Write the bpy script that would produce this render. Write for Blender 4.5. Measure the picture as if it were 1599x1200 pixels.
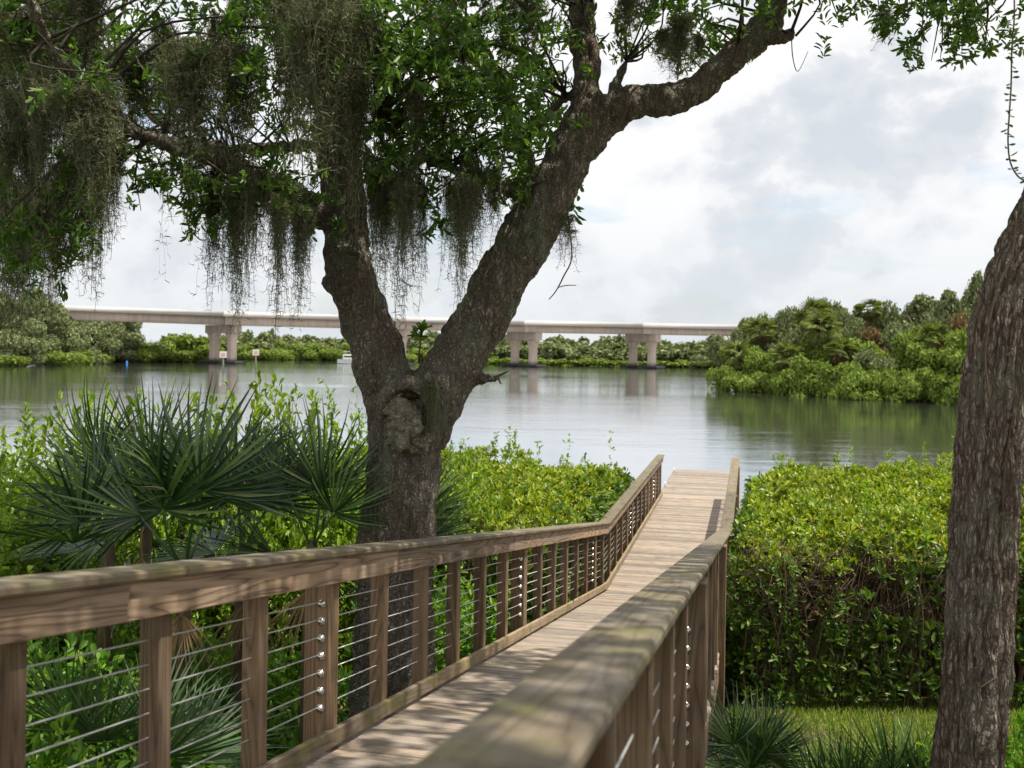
import bpy, bmesh, math, random
import numpy as np
from mathutils import Vector, Matrix

# ------------------------------------------------------------------ clear
for o in list(bpy.data.objects):
    bpy.data.objects.remove(o)
SC = bpy.context.scene
COL = SC.collection
PI = math.pi

# ------------------------------------------------------------------ camera
F, EYE, H0, ROLL = 1650.0, 4.5, -61.2, math.radians(0.9)
cs, sn = math.cos(ROLL), math.sin(ROLL)
cam_d = bpy.data.cameras.new('camera')
cam = bpy.data.objects.new('camera', cam_d)
COL.objects.link(cam)
cam.matrix_world = Matrix.Translation((0, 0, EYE)) @ Matrix.Rotation(PI / 2, 4, 'X') @ Matrix.Rotation(ROLL, 4, 'Z')
cam_d.sensor_width = 36
cam_d.lens = F / 1599 * 36
cam_d.shift_y = H0 * cs / 1599
cam_d.shift_x = H0 * sn / 1599
cam_d.clip_start = 0.05
cam_d.clip_end = 9000
cam_d.dof.use_dof = True
cam_d.dof.focus_distance = 8.5
cam_d.dof.aperture_fstop = 3.5
SC.camera = cam

# ------------------------------------------------------------------ sun and sky
UX, UY = 0.21904, 0.97572            # heading of the boardwalk
U = Vector((UX, UY, 0))
N = Vector((UY, -UX, 0))             # to its right
SUNV = (N * 0.40 + U * -0.02 + Vector((0, 0, 1))).normalized()
sun_d = bpy.data.lights.new('sun', 'SUN')
sun_d.energy = 5.0
sun_d.angle = math.radians(0.7)
sun_d.color = (1.0, 0.95, 0.87)
sun = bpy.data.objects.new('sun', sun_d)
COL.objects.link(sun)
sun.rotation_euler = SUNV.to_track_quat('Z', 'Y').to_euler()
sun.location = (10, 0, 40)

world = bpy.data.worlds.new('World')
SC.world = world
world.use_nodes = True


def make_world():
    nt = world.node_tree
    nd, lk = nt.nodes, nt.links
    nd.clear()
    out = nd.new('ShaderNodeOutputWorld')
    bg = nd.new('ShaderNodeBackground')
    bg.inputs['Strength'].default_value = 0.15
    lk.new(bg.outputs[0], out.inputs[0])
    sky = nd.new('ShaderNodeTexSky')
    sky.sky_type = 'NISHITA'
    sky.sun_disc = False
    sky.sun_elevation = math.asin(SUNV.z)
    sky.sun_rotation = math.atan2(SUNV.x, SUNV.y)
    sky.dust_density = 2.0
    tc = nd.new('ShaderNodeTexCoord')
    sep = nd.new('ShaderNodeSeparateXYZ')
    lk.new(tc.outputs['Generated'], sep.inputs[0])

    def mth(op, a, b=None):
        m = nd.new('ShaderNodeMath')
        m.operation = op
        for i, v in enumerate((a, b)):
            if v is None:
                continue
            if isinstance(v, (int, float)):
                m.inputs[i].default_value = v
            else:
                lk.new(v, m.inputs[i])
        return m.outputs[0]
    zz = mth('ADD', mth('MAXIMUM', sep.outputs[2], 0.0), 0.22)
    comb = nd.new('ShaderNodeCombineXYZ')
    lk.new(mth('DIVIDE', sep.outputs[0], zz), comb.inputs[0])
    lk.new(mth('DIVIDE', sep.outputs[1], zz), comb.inputs[1])
    lk.new(mth('MULTIPLY', sep.outputs[2], 1.5), comb.inputs[2])

    def noise(scale, det, rough, off, dist=0.0):
        mp = nd.new('ShaderNodeMapping')
        mp.inputs['Location'].default_value = off
        lk.new(comb.outputs[0], mp.inputs[0])
        n = nd.new('ShaderNodeTexNoise')
        n.inputs['Scale'].default_value = scale
        n.inputs['Detail'].default_value = det
        n.inputs['Roughness'].default_value = rough
        n.inputs['Distortion'].default_value = dist
        lk.new(mp.outputs[0], n.inputs['Vector'])
        return n.outputs[0]

    def ramp(fac, stops):
        r = nd.new('ShaderNodeValToRGB')
        e = r.color_ramp.elements
        while len(e) < len(stops):
            e.new(0.5)
        for i, (p, c) in enumerate(stops):
            e[i].position = p
            e[i].color = (*c, 1)
        lk.new(fac, r.inputs[0])
        return r.outputs[0]
    mp = nd.new('ShaderNodeMapping')
    mp.inputs['Scale'].default_value = (1, 1, 1.35)
    mp.inputs['Location'].default_value = (2.3, 1.1, 0.6)
    lk.new(tc.outputs['Generated'], mp.inputs[0])
    na = nd.new('ShaderNodeTexNoise')
    na.inputs['Scale'].default_value = 7.5; na.inputs['Detail'].default_value = 8; na.inputs['Roughness'].default_value = 0.55
    lk.new(mp.outputs[0], na.inputs['Vector'])
    nb = nd.new('ShaderNodeTexNoise')
    nb.inputs['Scale'].default_value = 14.0; nb.inputs['Detail'].default_value = 5; nb.inputs['Roughness'].default_value = 0.5
    lk.new(mp.outputs[0], nb.inputs['Vector'])
    puff = mth('SUBTRACT', 1.0, mth('ABSOLUTE', mth('SUBTRACT', mth('MULTIPLY', nb.outputs[0], 2.0), 1.0)))
    n1 = mth('ADD', mth('MULTIPLY', na.outputs[0], 0.75), mth('MULTIPLY', puff, 0.20))
    n2 = noise(1.5, 5, 0.55, (6.2, 2.3, 4.0))
    cloud = ramp(n1, [(0.42, (3.45, 3.7, 4.0)), (0.49, (4.0, 4.15, 4.35)), (0.525, (4.7, 4.75, 4.85)), (0.60, (5.3, 5.3, 5.3))])
    gap = ramp(n2, [(0.38, (0.45,) * 3), (0.46, (1.0,) * 3)])
    # low sky: even pale grey veil
    low = ramp(sep.outputs[2], [(0.0, (1, 1, 1)), (0.20, (0, 0, 0))])
    mixl = nd.new('ShaderNodeMixRGB')
    lk.new(mth('MULTIPLY', low, 0.75), mixl.inputs[0])
    lk.new(cloud, mixl.inputs[1])
    mixl.inputs[2].default_value = (3.8, 4.05, 4.25, 1)
    mx = nd.new('ShaderNodeMixRGB')
    gl = mth('MAXIMUM', gap, low)
    lk.new(gl, mx.inputs[0])
    lk.new(sky.outputs[0], mx.inputs[1])
    lk.new(mixl.outputs[0], mx.inputs[2])
    lk.new(mx.outputs[0], bg.inputs['Color'])


make_world()
SC.view_settings.view_transform = 'Standard'
SC.view_settings.look = 'None'
SC.view_settings.exposure = 0.42
SC.view_settings.gamma = 1.0
SC.render.resolution_x, SC.render.resolution_y = 1024, 768
SC.render.engine = 'CYCLES'
SC.cycles.max_bounces = 4
SC.cycles.diffuse_bounces = 2
SC.cycles.glossy_bounces = 2
SC.cycles.transmission_bounces = 2
SC.cycles.transparent_max_bounces = 2


# ================================================================== helpers
def W(px, py, Y):
    """photo pixel at a known distance Y -> world point"""
    dx, dy = px - 799.5, py - 600
    x = dx * cs + dy * sn
    y = -dx * sn + dy * cs
    return Vector((x / F * Y, Y, EYE - (y - H0) / F * Y))


def tag(o, label=None, cat=None, group=None, kind=None):
    if label: o['label'] = label
    if cat: o['category'] = cat
    if group: o['group'] = group
    if kind: o['kind'] = kind
    return o


def link(o, parent=None):
    COL.objects.link(o)
    if parent is not None:
        o.parent = parent
    return o


def empty(name, loc=(0, 0, 0), rz=0.0):
    o = bpy.data.objects.new(name, None)
    o.empty_display_size = 0.2
    o.location = loc
    o.rotation_euler = (0, 0, rz)
    COL.objects.link(o)
    return o


def fastmesh(name, V, Fc, smooth=False, mat=None):
    """V (n,3), Fc (m,k) int array with equal k"""
    me = bpy.data.meshes.new(name)
    V = np.asarray(V, dtype=np.float32)
    Fc = np.asarray(Fc, dtype=np.int32)
    m, k = Fc.shape
    me.vertices.add(len(V))
    me.vertices.foreach_set('co', V.ravel())
    me.loops.add(m * k)
    me.loops.foreach_set('vertex_index', Fc.ravel())
    me.polygons.add(m)
    me.polygons.foreach_set('loop_start', np.arange(0, m * k, k, dtype=np.int32))
    if smooth:
        me.polygons.foreach_set('use_smooth', np.ones(m, dtype=bool))
    me.update(calc_edges=True)
    if mat:
        me.materials.append(mat)
    return me


def mobj(name, me, parent=None, loc=(0, 0, 0), mat=None):
    o = bpy.data.objects.new(name, me)
    o.location = loc
    if mat and not me.materials:
        me.materials.append(mat)
    return link(o, parent)


def box_mesh(name, sx, sy, sz, mat, bevel=0.004, off=(0, 0, 0)):
    """box centred on off; bevelled"""
    bm = bmesh.new()
    bmesh.ops.create_cube(bm, size=1)
    bmesh.ops.scale(bm, vec=(sx, sy, sz), verts=bm.verts)
    bmesh.ops.translate(bm, vec=off, verts=bm.verts)
    if bevel:
        bmesh.ops.bevel(bm, geom=bm.edges[:], offset=bevel, segments=1, affect='EDGES')
    me = bpy.data.meshes.new(name)
    bm.to_mesh(me)
    bm.free()
    me.materials.append(mat)
    return me


def tube_arrays(pts, rad, segs=8, cap=True, base=0):
    pts = [Vector(p) for p in pts]
    V, Fq = [], []
    n = len(pts)
    t0 = (pts[1] - pts[0]).normalized()
    ref = Vector((0, 0, 1)) if abs(t0.z) < 0.9 else Vector((1, 0, 0))
    side = t0.cross(ref).normalized()
    for i, p in enumerate(pts):
        t = (pts[min(i + 1, n - 1)] - pts[max(i - 1, 0)]).normalized()
        side = (side - t * side.dot(t)).normalized()
        up = t.cross(side)
        for k in range(segs):
            a = 2 * PI * k / segs
            V.append(p + (side * math.cos(a) + up * math.sin(a)) * rad[i])
    for i in range(n - 1):
        for k in range(segs):
            k2 = (k + 1) % segs
            Fq.append((base + i * segs + k, base + i * segs + k2, base + (i + 1) * segs + k2, base + (i + 1) * segs + k))
    if cap:
        V.append(pts[0]); c0 = base + len(V) - 1
        V.append(pts[-1]); c1 = base + len(V) - 1
        for k in range(0, segs, 2):
            k2, k3 = (k + 1) % segs, (k + 2) % segs
            Fq.append((c0, base + k3, base + k2, base + k))
            b = base + (n - 1) * segs
            Fq.append((c1, b + k, b + k2, b + k3))
    return [tuple(v) for v in V], Fq


def tubes_mesh(name, paths, mat, segs=8, smooth=True):
    V, Fq = [], []
    for pts, rad in paths:
        v, f = tube_arrays(pts, rad, segs, True, len(V))
        V += v; Fq += f
    return fastmesh(name, V, Fq, smooth, mat)


def catmull(pts, rad, sub=6):
    P = [Vector(p) for p in pts]
    outp, outr = [], []
    n = len(P)
    for i in range(n - 1):
        p0, p1, p2, p3 = P[max(i - 1, 0)], P[i], P[i + 1], P[min(i + 2, n - 1)]
        for j in range(sub):
            t = j / sub
            outp.append(0.5 * ((2 * p1) + (p2 - p0) * t + (2 * p0 - 5 * p1 + 4 * p2 - p3) * t * t + (3 * p1 - p0 - 3 * p2 + p3) * t ** 3))
            outr.append(rad[i] * (1 - t) + rad[i + 1] * t)
    outp.append(P[-1]); outr.append(rad[-1])
    return outp, outr


def _h(i, j, k):
    h = (i * 374761393 + j * 668265263 + k * 2147483647 + 144665) & 0x7fffffff
    h = ((h ^ (h >> 13)) * 1274126177) & 0x7fffffff
    h = (h ^ (h >> 16)) & 0xffff
    return h / 65535.0


def vnoise(P):
    """value noise in [0,1], P (n,3)"""
    P = np.asarray(P, dtype=np.float64)
    I = np.floor(P).astype(np.int64)
    f = P - I
    f = f * f * (3 - 2 * f)
    r = 0
    for a in (0, 1):
        for b in (0, 1):
            for c in (0, 1):
                w = (f[:, 0] if a else 1 - f[:, 0]) * (f[:, 1] if b else 1 - f[:, 1]) * (f[:, 2] if c else 1 - f[:, 2])
                r = r + w * _h(I[:, 0] + a, I[:, 1] + b, I[:, 2] + c)
    return r


def nrm(A):
    return A / np.maximum(np.linalg.norm(A, axis=1, keepdims=True), 1e-9)


def leaf_arrays(pos, d, up, L, Wd, fold=0.25, curl=0.1):
    """six-vertex obovate leaves, two quads each (one island per leaf)"""
    n = len(pos)
    d = nrm(d)
    s = nrm(np.cross(d, up))
    u = np.cross(s, d)
    L = np.asarray(L).reshape(-1, 1) * np.ones((n, 1))
    Wd = np.asarray(Wd).reshape(-1, 1) * np.ones((n, 1))
    V = np.empty((n, 6, 3))
    V[:, 0] = pos
    V[:, 1] = pos + d * L * 0.42 + s * Wd * 0.42 + u * Wd * fold
    V[:, 2] = pos + d * L * 0.78 + s * Wd * 0.40 + u * (Wd * fold - L * curl * 0.5)
    V[:, 3] = pos + d * L - u * L * curl
    V[:, 4] = pos + d * L * 0.78 - s * Wd * 0.40 + u * (Wd * fold - L * curl * 0.5)
    V[:, 5] = pos + d * L * 0.42 - s * Wd * 0.42 + u * Wd * fold
    b = (np.arange(n) * 6).reshape(-1, 1)
    q = np.concatenate([b + np.array([[0, 1, 2, 3]]), b + np.array([[0, 3, 4, 5]])], axis=1).reshape(-1, 4)
    return V.reshape(-1, 3), q


RNG = np.random.default_rng(7)
random.seed(7)


def rosettes(cen, axis, rng, per=8, L=0.075, Wd=0.032, spread=0.75, jit=0.02):
    """rosettes of leaves at cen (n,3) round axis (n,3)"""
    n = len(cen)
    c = np.repeat(cen, per, axis=0)
    a = np.repeat(nrm(axis), per, axis=0)
    rnd = nrm(rng.normal(size=c.shape))
    rad = nrm(rnd - a * (rnd * a).sum(1, keepdims=True))
    tilt = rng.uniform(0.25, 1.0, (len(c), 1)) * spread * 1.6
    d = a * np.cos(tilt) + rad * np.sin(tilt)
    pos = c + rng.normal(size=c.shape) * jit
    ll = L * np.repeat(rng.uniform(0.65, 1.35, n), per) * rng.uniform(0.7, 1.15, len(c))
    return leaf_arrays(pos, d, a + rng.normal(size=c.shape) * 0.25 + 1e-3, ll, ll * (Wd / L) * rng.uniform(0.8, 1.2, len(c)))


# ================================================================== materials
def newmat(name):
    m = bpy.data.materials.new(name)
    m.use_nodes = True
    nt = m.node_tree
    nt.nodes.clear()
    return m, nt, nt.nodes, nt.links


class NB:
    """tiny node helper"""
    def __init__(self, name):
        self.m, self.nt, self.nd, self.lk = newmat(name)
        self.out = self.nd.new('ShaderNodeOutputMaterial')

    def put(self, sock, v):
        if v is None:
            return
        if hasattr(v, 'is_output') or isinstance(v, bpy.types.NodeSocket):
            self.lk.new(v, sock)
        elif isinstance(v, (tuple, list)) and len(v) == 3 and sock.type == 'RGBA':
            sock.default_value = (*v, 1)
        else:
            sock.default_value = v

    def math(self, op, a, b=None, c=None):
        n = self.nd.new('ShaderNodeMath'); n.operation = op
        for i, v in enumerate((a, b, c)):
            self.put(n.inputs[i], v)
        return n.outputs[0]

    def coord(self, which='Object'):
        return self.nd.new('ShaderNodeTexCoord').outputs[which]

    def world(self):
        return self.nd.new('ShaderNodeNewGeometry').outputs['Position']

    def island(self):
        return self.nd.new('ShaderNodeNewGeometry').outputs['Random Per Island']

    def orand(self):
        return self.nd.new('ShaderNodeObjectInfo').outputs['Random']

    def mapping(self, v, scale=(1, 1, 1), loc=(0, 0, 0), rot=(0, 0, 0)):
        n = self.nd.new('ShaderNodeMapping')
        self.put(n.inputs['Vector'], v)
        self.put(n.inputs['Scale'], scale); self.put(n.inputs['Location'], loc); self.put(n.inputs['Rotation'], rot)
        return n.outputs[0]

    def noise(self, v, scale=5.0, det=4, rough=0.5, dist=0.0):
        n = self.nd.new('ShaderNodeTexNoise')
        self.put(n.inputs['Vector'], v)
        n.inputs['Scale'].default_value = scale; n.inputs['Detail'].default_value = det
        n.inputs['Roughness'].default_value = rough; n.inputs['Distortion'].default_value = dist
        return n.outputs[0]

    def voronoi(self, v, scale=5.0, feat='DISTANCE_TO_EDGE', rnd=1.0):
        n = self.nd.new('ShaderNodeTexVoronoi'); n.feature = feat
        self.put(n.inputs['Vector'], v)
        n.inputs['Scale'].default_value = scale; n.inputs['Randomness'].default_value = rnd
        return n.outputs['Distance']

    def ramp(self, fac, stops):
        r = self.nd.new('ShaderNodeValToRGB')
        e = r.color_ramp.elements
        while len(e) < len(stops):
            e.new(0.5)
        for i, (p, c) in enumerate(stops):
            e[i].position = p
            e[i].color = (*c, 1) if isinstance(c, tuple) else (c, c, c, 1)
        self.put(r.inputs[0], fac)
        return r.outputs[0]

    def mix(self, fac, a, b, mode='MIX'):
        n = self.nd.new('ShaderNodeMixRGB'); n.blend_type = mode
        self.put(n.inputs[0], fac); self.put(n.inputs[1], a); self.put(n.inputs[2], b)
        return n.outputs[0]

    def bump(self, h, strength=0.5, dist=0.01, normal=None):
        n = self.nd.new('ShaderNodeBump')
        n.inputs['Strength'].default_value = strength; n.inputs['Distance'].default_value = dist
        self.put(n.inputs['Height'], h)
        if normal is not None:
            self.lk.new(normal, n.inputs['Normal'])
        return n.outputs[0]

    def principled(self, col, rough=0.6, normal=None, spec=0.4, metal=0.0):
        p = self.nd.new('ShaderNodeBsdfPrincipled')
        self.put(p.inputs['Base Color'], col); self.put(p.inputs['Roughness'], rough)
        self.put(p.inputs['Specular IOR Level'], spec); self.put(p.inputs['Metallic'], metal)
        if normal is not None:
            self.lk.new(normal, p.inputs['Normal'])
        return p.outputs[0]

    def done(self, sh):
        self.lk.new(sh, self.out.inputs['Surface'])
        return self.m


def leaf_mat(name, stops, trans=0.35, rough=0.42, spec=0.4, patch=0.35, tint=(1.25, 1.3, 0.5)):
    b = NB(name)
    c = b.ramp(b.island(), stops)
    n = b.noise(b.world(), 1.3, 2)
    c = b.mix(patch, c, b.ramp(n, [(0.3, 0.45), (0.7, 1.5)]), 'MULTIPLY')
    p = b.principled(c, rough, None, spec)
    t = b.nd.new('ShaderNodeBsdfTranslucent')
    b.put(t.inputs['Color'], b.mix(1.0, c, tint, 'MULTIPLY'))
    mx = b.nd.new('ShaderNodeMixShader')
    mx.inputs[0].default_value = trans
    b.lk.new(p, mx.inputs[1]); b.lk.new(t.outputs[0], mx.inputs[2])
    return b.done(mx.outputs[0])


def wood_mat(name, light, dark, green=0.0, ring=7.0, grey=0.3, gscale=1.0):
    b = NB(name)
    oc = b.coord('Object')
    r = b.orand()
    off = b.nd.new('ShaderNodeCombineXYZ')
    b.put(off.inputs[0], b.math('MULTIPLY', r, 37.0)); b.put(off.inputs[1], b.math('MULTIPLY', r, 11.3)); b.put(off.inputs[2], b.math('MULTIPLY', r, 5.7))
    v = b.nd.new('ShaderNodeVectorMath'); v.operation = 'ADD'
    b.lk.new(oc, v.inputs[0]); b.lk.new(off.outputs[0], v.inputs[1])
    v = v.outputs[0]
    low = b.noise(b.mapping(v, (0.45 * gscale, 6.0, 6.0)), 1.0, 3, 0.35, 0.3)
    rings = b.math('FRACT', b.math('MULTIPLY', low, ring))
    line = b.ramp(rings, [(0.0, 0.0), (0.12, 0.55), (0.6, 1.0), (0.97, 0.35), (1.0, 0.0)])
    fine = b.noise(b.mapping(v, (3.0, 160.0, 160.0)), 1.0, 3, 0.6)
    c = b.mix(line, dark, light)
    c = b.mix(0.45, c, b.ramp(fine, [(0.25, 0.45), (0.75, 1.35)]), 'MULTIPLY')
    w = b.noise(b.mapping(v, (1.2, 3.0, 3.0)), 2.2, 4, 0.6)
    c = b.mix(b.math('MULTIPLY', b.ramp(w, [(0.35, 0.0), (0.7, 1.0)]), grey), c, (0.27, 0.255, 0.24))
    # tint per board
    c = b.mix(1.0, c, b.ramp(r, [(0.0, (0.62, 0.61, 0.61)), (0.5, (0.95, 0.93, 0.91)), (1.0, (1.2, 1.12, 1.03))]), 'MULTIPLY')
    # stains
    st = b.noise(b.world(), 3.1, 5, 0.65)
    c = b.mix(b.ramp(st, [(0.56, 0.0), (0.75, 0.5)]), c, (0.05, 0.042, 0.032))
    if green:
        al = b.noise(b.world(), 5.0, 5, 0.65)
        c = b.mix(b.math('MULTIPLY', b.ramp(al, [(0.47, 0.0), (0.62, 1.0)]), green), c, (0.16, 0.155, 0.035))
    h = b.math('ADD', b.math('MULTIPLY', line, 0.5), b.math('MULTIPLY', fine, 0.8))
    return b.done(b.principled(c, 0.75, b.bump(h, 0.45, 0.004), 0.25))


def plain_mat(name, col, rough=0.6, spec=0.4, metal=0.0, var=0.25, nscale=6.0, bump=0.0, bscale=40.0):
    b = NB(name)
    n = b.noise(b.world(), nscale, 5, 0.6)
    c = b.mix(var, col, b.ramp(n, [(0.25, 0.3), (0.75, 1.5)]), 'MULTIPLY')
    nn = b.bump(b.noise(b.world(), bscale, 4, 0.6), bump, 0.02) if bump else None
    return b.done(b.principled(c, rough, nn, spec, metal))


def bark_mat(name, base, hi, scale=(16, 16, 5), lichen=0.5, red=0.3, strength=0.9, dist=0.02, wobble=0.14):
    b = NB(name)
    p = b.coord('Object')
    d = b.noise(p, 3.0, 3, 0.5)
    wob = b.nd.new('ShaderNodeVectorMath'); wob.operation = 'ADD'
    sc = b.nd.new('ShaderNodeVectorMath'); sc.operation = 'SCALE'
    nz = b.nd.new('ShaderNodeTexNoise'); nz.inputs['Scale'].default_value = 9.0; nz.inputs['Detail'].default_value = 3
    b.lk.new(p, nz.inputs['Vector'])
    b.lk.new(nz.outputs['Color'], sc.inputs[0]); sc.inputs['Scale'].default_value = wobble
    b.lk.new(p, wob.inputs[0]); b.lk.new(sc.outputs[0], wob.inputs[1])
    q = wob.outputs[0]
    vo = b.voronoi(b.mapping(q, scale), 2.0)
    vo2 = b.voronoi(b.mapping(q, (scale[0] * 2.3, scale[1] * 2.3, scale[2] * 3.0)), 2.0)
    fine = b.noise(p, 70, 5, 0.65)
    ridge = b.ramp(vo, [(0.0, 0.0), (0.10, 0.45), (0.35, 1.0)])
    r2 = b.ramp(vo2, [(0.0, 0.3), (0.2, 1.0)])
    rr = b.math('MULTIPLY', ridge, r2)
    c = b.mix(rr, base, hi)
    c = b.mix(0.45, c, b.ramp(fine, [(0.3, 0.45), (0.7, 1.4)]), 'MULTIPLY')
    rd = b.ramp(b.noise(b.mapping(p, (2.5, 2.5, 0.9)), 1.6, 4, 0.6), [(0.5, 0.0), (0.68, 1.0)])
    c = b.mix(b.math('MULTIPLY', rd, red), c, (0.105, 0.05, 0.028))
    lc = b.ramp(b.noise(b.mapping(p, (1, 1, 0.7), (5, 3, 1)), 4.5, 6, 0.7), [(0.50, 0.0), (0.60, 1.0)])
    c = b.mix(b.math('MULTIPLY', lc, lichen), c, (0.25, 0.27, 0.19))
    wl = b.ramp(b.noise(p, 13.0, 5, 0.7), [(0.64, 0.0), (0.70, 1.0)])
    c = b.mix(b.math('MULTIPLY', wl, lichen * 0.8), c, (0.42, 0.43, 0.37))
    h = b.math('ADD', rr, b.math('MULTIPLY', fine, 0.5))
    return b.done(b.principled(c, 0.9, b.bump(h, strength, dist), 0.15))


M = {}
M['deck'] = wood_mat('deck_wood', (0.38, 0.31, 0.25), (0.185, 0.14, 0.108), 0.25, 13.0, 0.5)
M['cap'] = wood_mat('cap_wood', (0.19, 0.15, 0.10), (0.085, 0.063, 0.04), 0.5, 12.0, 0.4)
M['fascia'] = wood_mat('fascia_wood', (0.40, 0.285, 0.185), (0.09, 0.052, 0.03), 0.0, 19.0, 0.22)
M['kick'] = wood_mat('kick_wood', (0.34, 0.255, 0.17), (0.17, 0.115, 0.07), 0.6, 14.0, 0.3)
M['post'] = wood_mat('post_wood', (0.25, 0.165, 0.10), (0.09, 0.054, 0.032), 0.12, 16.0, 0.12)
M['steel'] = plain_mat('stainless_steel', (0.52, 0.52, 0.50), 0.5, 0.5, 0.6, 0.2)
M['nut'] = plain_mat('polished_steel', (0.60, 0.59, 0.54), 0.22, 0.5, 1.0, 0.1)
M['oak_bark'] = bark_mat('oak_bark', (0.13, 0.106, 0.08), (0.50, 0.435, 0.35), (14, 14, 3.8), 0.7, 0.5, 1.0, 0.03)
M['ridge_bark'] = bark_mat('ridged_bark', (0.085, 0.058, 0.042), (0.52, 0.425, 0.345), (13, 13, 1.9), 0.35, 0.35, 1.0, 0.025, 0.05)
M['oak_leaf'] = leaf_mat('oak_leaf', [(0.0, (0.04, 0.085, 0.014)), (0.6, (0.09, 0.18, 0.03)), (1.0, (0.18, 0.28, 0.05))], 0.45)
M['moss'] = leaf_mat('spanish_moss_strands', [(0.0, (0.075, 0.082, 0.042)), (0.6, (0.16, 0.17, 0.095)), (1.0, (0.27, 0.275, 0.17))], 0.3, 0.9, 0.1, 0.4, (1.1, 1.05, 0.8))
M['mangrove'] = leaf_mat('mangrove_leaf', [(0.0, (0.085, 0.14, 0.010)), (0.45, (0.21, 0.29, 0.018)), (0.9, (0.36, 0.42, 0.032)), (1.0, (0.46, 0.40, 0.06))], 0.36, 0.36, 0.5, 0.35)
M['shade_leaf'] = leaf_mat('hedge_shade_leaf', [(0.0, (0.05, 0.10, 0.014)), (0.7, (0.12, 0.21, 0.03)), (1.0, (0.24, 0.30, 0.05))], 0.34, 0.4, 0.45, 0.35)  # darker copy of the hedge leaf, side-face shade put into its colour
M['shrub'] = leaf_mat('shrub_leaf', [(0.0, (0.08, 0.15, 0.012)), (0.5, (0.18, 0.29, 0.022)), (1.0, (0.31, 0.41, 0.05))], 0.38, 0.42, 0.4, 0.35)
M['cover'] = leaf_mat('ground_cover_leaf', [(0.0, (0.06, 0.15, 0.012)), (0.6, (0.13, 0.28, 0.025)), (1.0, (0.26, 0.40, 0.05))], 0.4, 0.45, 0.4, 0.4)
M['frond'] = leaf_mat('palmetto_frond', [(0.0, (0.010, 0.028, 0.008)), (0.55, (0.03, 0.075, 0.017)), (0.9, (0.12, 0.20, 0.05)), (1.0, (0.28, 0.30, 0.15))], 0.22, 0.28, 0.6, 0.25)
M['frond_lit'] = leaf_mat('palmetto_frond_lit', [(0.0, (0.04, 0.085, 0.03)), (0.6, (0.075, 0.14, 0.05)), (1.0, (0.15, 0.20, 0.09))], 0.22, 0.36, 0.5, 0.25)  # paler copy of the frond colour, sunlight put into the tone
M['dead'] = leaf_mat('dead_frond', [(0.0, (0.13, 0.08, 0.035)), (1.0, (0.30, 0.21, 0.11))], 0.2, 0.8, 0.1)
M['burl_bark'] = bark_mat('burl_bark', (0.16, 0.14, 0.10), (0.42, 0.39, 0.29), (9, 9, 8), 0.8, 0.25, 0.8, 0.02)
M['rot'] = plain_mat('hollow_shade_dark', (0.035, 0.022, 0.014), 1.0, 0.05, 0, 0.6, 30.0, 0.8, 60.0)  # dark tone stands in for shade inside the knot hollow
M['twig'] = plain_mat('twig_wood', (0.13, 0.095, 0.062), 0.9, 0.1, 0, 0.5, 9.0)
M['oak_twig'] = plain_mat('oak_twig', (0.06, 0.05, 0.04), 0.9, 0.1, 0, 0.5, 9.0)
M['shade_fill'] = plain_mat('hedge_shade_fill', (0.055, 0.042, 0.026), 1.0, 0.0, 0, 0.5, 9.0)  # dark brown fill, the hedge's inner shade put into the colour
M['grass'] = leaf_mat('grass_blade', [(0.0, (0.11, 0.19, 0.025)), (0.7, (0.28, 0.40, 0.06)), (1.0, (0.46, 0.42, 0.17))], 0.4, 0.6, 0.2, 0.4)
M['far_green'] = leaf_mat('bank_mangrove', [(0.0, (0.08, 0.13, 0.02)), (0.5, (0.17, 0.25, 0.035)), (1.0, (0.28, 0.34, 0.07))], 0.25, 0.6, 0.2, 0.3)
M['far_dark'] = leaf_mat('bank_oak', [(0.0, (0.07, 0.095, 0.04)), (0.5, (0.155, 0.19, 0.075)), (1.0, (0.28, 0.29, 0.15))], 0.2, 0.7, 0.15, 0.3)
M['far_grey'] = leaf_mat('bank_mossy', [(0.0, (0.09, 0.115, 0.045)), (0.5, (0.17, 0.205, 0.085)), (1.0, (0.28, 0.31, 0.15))], 0.12, 0.8, 0.1, 0.3)
M['far_palm'] = leaf_mat('bank_palm', [(0.0, (0.09, 0.13, 0.035)), (0.6, (0.19, 0.24, 0.06)), (1.0, (0.34, 0.33, 0.12))], 0.25, 0.5, 0.3, 0.2)
def concrete_mat():
    b = NB('pink_concrete')
    p = b.world()
    st = b.noise(b.mapping(p, (1.6, 1.6, 0.12)), 1.0, 5, 0.65)
    bl = b.noise(p, 0.22, 4, 0.6)
    c = b.mix(0.35, (0.48, 0.39, 0.32), b.ramp(st, [(0.3, 0.45), (0.65, 1.25)]), 'MULTIPLY')
    c = b.mix(0.25, c, b.ramp(bl, [(0.3, 0.5), (0.7, 1.4)]), 'MULTIPLY')
    sp_ = b.nd.new('ShaderNodeSeparateXYZ'); b.lk.new(p, sp_.inputs[0])
    tide = b.ramp(b.math('ADD', b.math('MULTIPLY', sp_.outputs[2], 0.5), b.math('MULTIPLY', st, 0.25)), [(0.45, 1.0), (0.75, 0.0)])
    c = b.mix(b.math('MULTIPLY', tide, 0.75), c, (0.10, 0.085, 0.06))
    return b.done(b.principled(c, 0.85, None, 0.2))


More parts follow.
